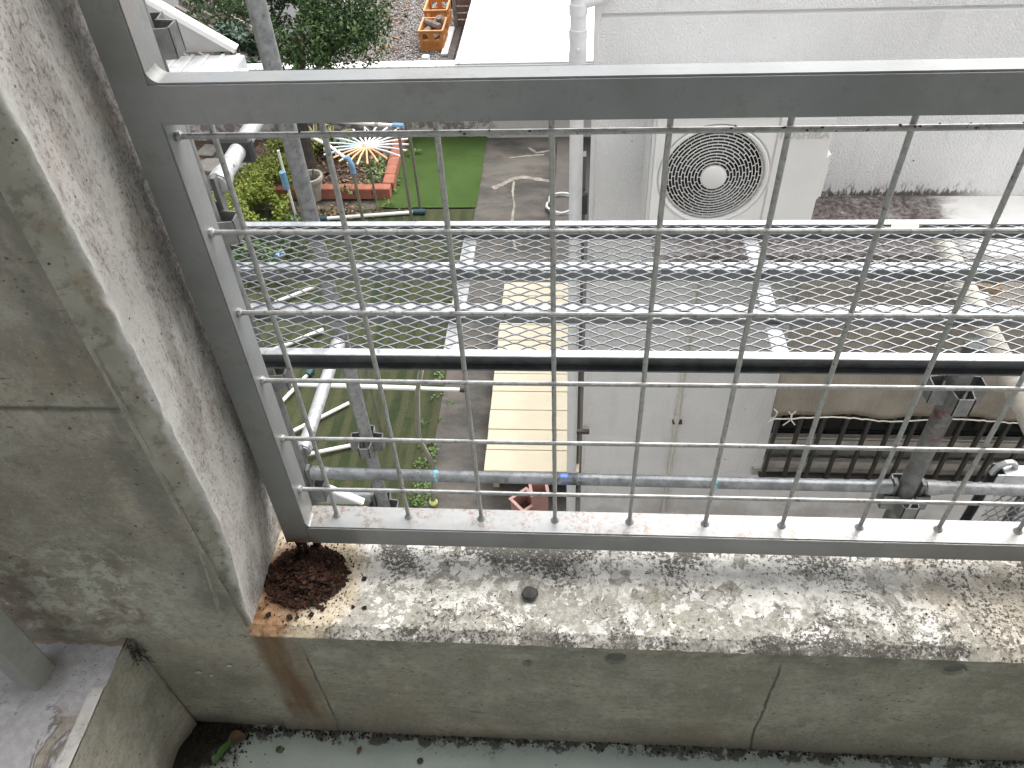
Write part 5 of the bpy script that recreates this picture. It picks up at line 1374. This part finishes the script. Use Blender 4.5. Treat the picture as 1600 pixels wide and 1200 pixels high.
# second rack, nearer
rb = thing('drying_rack', 'folded laundry rack with white slanting legs and teal feet on turf', 'drying rack', tuple(onZ(520, 660, G)), 'laundry racks')
for a, b in (((438, 630), (482, 584)), ((453, 676), (545, 630)), ((474, 711), (553, 695))):
    pa, pb_ = onZ(*a, G + .06), onZ(*b, G + .03); pole(rb, pa, pb_, .0165, 'white_pole', 'leg')
for a, b in (((481, 586), (487, 577)), ((560, 634), (565, 613)), ((588, 688), (599, 690))):
    pa, pb_ = onZ(*a, G + .04), onZ(*b, G + .04); MB().tube([pa, pb_], .033, 10).build('foot', 'teal_plastic', rb)
for (ba, top) in (((596, 678), (574, 570)), ((572, 640), (552, 560)), ((612, 420), (604, 372))):
    bb = onZ(*ba, G); tt = onY(*top, bb.y); pole(rb, bb, V(bb.x, bb.y, tt.z + .1), .017, 'olive_pole')
q1, q2 = onZ(395, 560, G + .05), onZ(505, 515, G + .05); pole(rb, q1, q2, .02, 'white_pole', 'leg')
q1, q2 = onZ(430, 472, G + .05), onZ(492, 448, G + .05); pole(rb, q1, q2, .017, 'white_pole', 'leg')
MB().tube([onZ(433, 402, G + .3), onZ(441, 394, G + .3)], .035, 10).build('joint', 'blue_plastic', rb)
bb = onZ(466, 352, G); tt = onY(448, 235, bb.y)
t = thing('clothes_prop', 'thin white prop with blue joint left of the tall post', 'prop pole', tuple(bb)); pole(t, bb, V(bb.x, bb.y, tt.z), .014, 'white_pole', 'shaft')
jz = onY(453, 280, bb.y).z; MB().tube([V(bb.x - .01, bb.y - .02, jz - .1), V(bb.x - .01, bb.y - .02, jz + .1)], .036, 10).build('joint', 'blue_plastic', t)
# long white laundry pole
l1, l2 = onZ(420, 599, -2.9), onZ(722, 609, -2.9)
t = thing('laundry_pole', 'long white telescopic laundry pole lying across the rack', 'laundry pole', tuple((l1 + l2) / 2)); sp = l1.lerp(l2, .78)
pole(t, l1, sp, .0165, 'white_pole', 'outer_tube'); pole(t, sp, l2, .0135, 'white_pole', 'inner_tube')
MB().tube([sp.lerp(l2, -.03), sp.lerp(l2, .05)], .019, 10).build('collar', 'black_plastic', t); MB().tube([l2.lerp(l1, .01), l2.lerp(l1, -.035)], .018, 10).build('end_cap', 'black_plastic', t)
# bent steel tube by the path
yb_ = onZ(678, 788, G).y
pts = [V(onZ(678, 788, G).x, yb_, G + .02)] + [onY(x, y, yb_) for x, y in ((677, 731), (671, 714), (661, 698), (654.5, 684), (653, 655), (652, 612), (655, 596), (659, 574))]
sm = []
for i in range(len(pts) - 1):
    for k in range(4): sm.append(pts[i].lerp(pts[i + 1], k / 4))
sm.append(pts[-1])
for _ in range(2): sm = [sm[0]] + [(sm[i - 1] + sm[i] * 2 + sm[i + 1]) / 4 for i in range(1, len(sm) - 1)] + [sm[-1]]
t = thing('bent_tube', 'bent shiny steel tube standing at the turf edge', 'steel tube', tuple(pts[0])); MB().tube(sm, .017, 12).build('tube', 'steel_tube', t)
MB().lathe(pts[0], [(.0003, -.02), (.03, -.01), (.034, .015), (.02, .04)], 12).build('foot_cap', 'yellow_tape', t)

# ------------------------------------------------------------------ yard beyond the wall
def crate(px, py, label):
    p = onZ(px, py, G); x, y = p.x, p.y
    t = thing('crate', label, 'plastic crate', (x, y, G), 'orange crates on the gravel')
    W_, D_, H_ = .37, .54, .31; th = .012; z0 = G + .006
    x0_, x1_, y0_, y1_ = x - W_ / 2, x + W_ / 2, y, y + D_
    def side(a, b, inw, nm):
        m = MB(); a, b = Vector(a), Vector(b); d = b - a; q = inw * th
        def panel(u0, u1, z0_, z1_):
            p0, p1 = a + d * u0, a + d * u1
            m.hexa([p0 + V(0, 0, z0_), p1 + V(0, 0, z0_), p1 + q + V(0, 0, z0_), p0 + q + V(0, 0, z0_), p0 + V(0, 0, z1_), p1 + V(0, 0, z1_), p1 + q + V(0, 0, z1_), p0 + q + V(0, 0, z1_)])
        panel(0, .13, 0, .29); panel(.87, 1, 0, .29); panel(.13, .87, 0, .035); panel(.13, .87, .135, .165); panel(.13, .87, .255, .29)
        panel(.38, .62, .165, .255)
        for k in range(12): panel(.15 + k * .0605, .188 + k * .0605, .035, .135)
        m.build(nm, 'crate_orange', t)
    side((x0_, y0_, z0), (x1_, y0_, z0), V(0, 1, 0), 'side_panel'); side((x0_, y1_, z0), (x1_, y1_, z0), V(0, -1, 0), 'side_panel')
    side((x0_, y0_ + .013, z0), (x0_, y1_ - .013, z0), V(1, 0, 0), 'side_panel'); side((x1_, y0_ + .013, z0), (x1_, y1_ - .013, z0), V(-1, 0, 0), 'side_panel')
    MB().box((x0_ + .013, y0_ + .013, z0), (x1_ - .013, y1_ - .013, z0 + .012)).build('bottom', 'crate_orange', t)
    m = MB(); e = .012; zt_ = z0 + .291
    m.box((x0_ - e, y0_ - e, zt_), (x1_ + e, y0_ + .014, zt_ + .02)); m.box((x0_ - e, y1_ - .014, zt_), (x1_ + e, y1_ + e, zt_ + .02)); m.box((x0_ - e, y0_ + .0142, zt_), (x0_ + .014, y1_ - .0142, zt_ + .02)); m.box((x1_ - .014, y0_ + .0142, zt_), (x1_ + e, y1_ - .0142, zt_ + .02))
    m.build('rim', 'crate_rim', t)
    return x, y
cx, cy = crate(676, 80, 'nearer orange plastic crate filled with firewood on the gravel')
crate(683, 47, 'farther orange plastic crate, empty, touching the filled one')
lab = ['split log lying left in the nearer orange crate', 'pale split log lying crosswise on top of the crate', 'dark log upright at the right in the nearer crate', 'short log end at the front of the nearer crate', 'broken log at the back of the nearer crate']
for i, (a, b, r) in enumerate([((-.12, .10, .20), (-.02, .40, .24), .06), ((-.13, .42, .30), (.13, .16, .31), .05), ((.12, .40, .20), (.10, .32, .40), .055), ((0, .08, .18), (.12, .26, .22), .06), ((-.10, .50, .18), (.14, .48, .33), .05)]):
    m = MB().tube([V(cx, cy, G) + V(*a), V(cx, cy, G) + (V(*a) + V(*b)) / 2, V(cx, cy, G) + V(*b)], r, 8, radii=[r, r * 1.1, r * .9])
    single(m, 'firewood_log', 'firewood', lab[i], 'firewood log', 'firewood in the nearer crate')
p = onZ(666, 108, G); p = V(onY(666, 97, 9.5).x, 9.5, G); zt_ = onY(666, 87, 9.5).z
t = thing('vent_pipe', 'short white capped pipe just behind the garden wall', 'vent pipe', tuple(p)); MB().tube([p, V(p.x, p.y, zt_ - .03)], .042, 16).build('pipe', 'pvc_white', t); MB().lathe((p.x, p.y, zt_), [(.05, -.06), (.05, -.004), (.044, .0), (.0003, .002)], 18).build('cap', 'pvc_white', t)
# brown slat fence and dark deck boards
p0 = onZ(716, 44, G); p1 = onZ(740, 44, G)
t = thing('slat_fence', 'brown horizontal slat screen beyond the gravel beside the white roof', 'fence', (p0.x + .3, p0.y, G))
MB().box((p0.x - .06, p0.y - .02, G), (p0.x, p0.y + .05, G + 1.5)).build('fence_post', 'board_grey', t)
s0 = MB().box((p0.x + .001, p0.y, G + .04), (p0.x + .75, p0.y + .02, G + .125)).build('slat', 'slat_brown', t, bevel=.003)
for i in range(1, 14): copy_part(s0, t, (0, 0, i * .105))
dk = thing('dark_decking', 'dark brown decking boards on the gravel beside the white roof', 'decking', (-1.5, 11, G))
for i in range(4): MB().box((-1.60 + i * .11, 9.6, G + .005), (-1.505 + i * .11, 12.9, G + .035 + .004 * random.random())).build('board', 'deck_dark', dk, bevel=.003)
MB().box((-1.72, 11.6, G + .005), (-1.62, 12.7, G + .05)).build('edging', 'white_wall', dk, bevel=.01)
p = onZ(706, 12, G); m = MB().box((p.x - .06, p.y, G), (p.x + .06, p.y + .15, G + .3)); single(m, 'dark_box', 'black_plastic', 'dark box beside the brown slat screen', 'box', bevel=.01)
# weathered boards leaning at the far left and the white wall beyond
bs = thing('board_stack', 'weathered grey boards slanting at the far left behind the tree', 'board stack', tuple(onZ(330, 90, G)))
for k in range(7):
    a = onY(285 - k * 6, -12 + k * 13, 11.2 - k * .06); b_ = onY(412 - k * 4, 58 + k * 16, 10.8 - k * .06); d = (b_ - a).normalized(); q = d.cross(V(0, 1, 0)).normalized() * .062
    if q.z < 0: q = -q
    e = V(0, .05, 0)
    MB().hexa([a - q, b_ - q, b_ - q + e, a - q + e, a + q * .8, b_ + q * .8, b_ + q * .8 + e, a + q * .8 + e]).build('board', 'board_grey', bs, bevel=.006)
for k in range(4):
    a = onY(318 + k * 17, -8 + k * 6, 11.4); MB().box((a.x - .05, 11.42, G), (a.x + .05, 11.5, a.z + .5)).build('board', 'board_grey', bs)
single(MB().box((-9, 12.6, G), (-3.4, 12.8, -1.9)), 'white_wall', 'white_wall', 'white rendered wall glimpsed through the garden tree', 'wall')
m = scatter_leaves('l', '', 500, lambda i: (V(random.gauss(-2.75, .3), random.uniform(11.5, 15.5), G + .02), V(0, 0, 1)), .04)
m.build('leaf_litter', 'litter_brown', None, kind='stuff', smooth_deg=0, recalc=False)

# tidy: the builder's bookkeeping is not part of the scene
for o in bpy.data.objects:
    if '_base' in o: del o['_base']
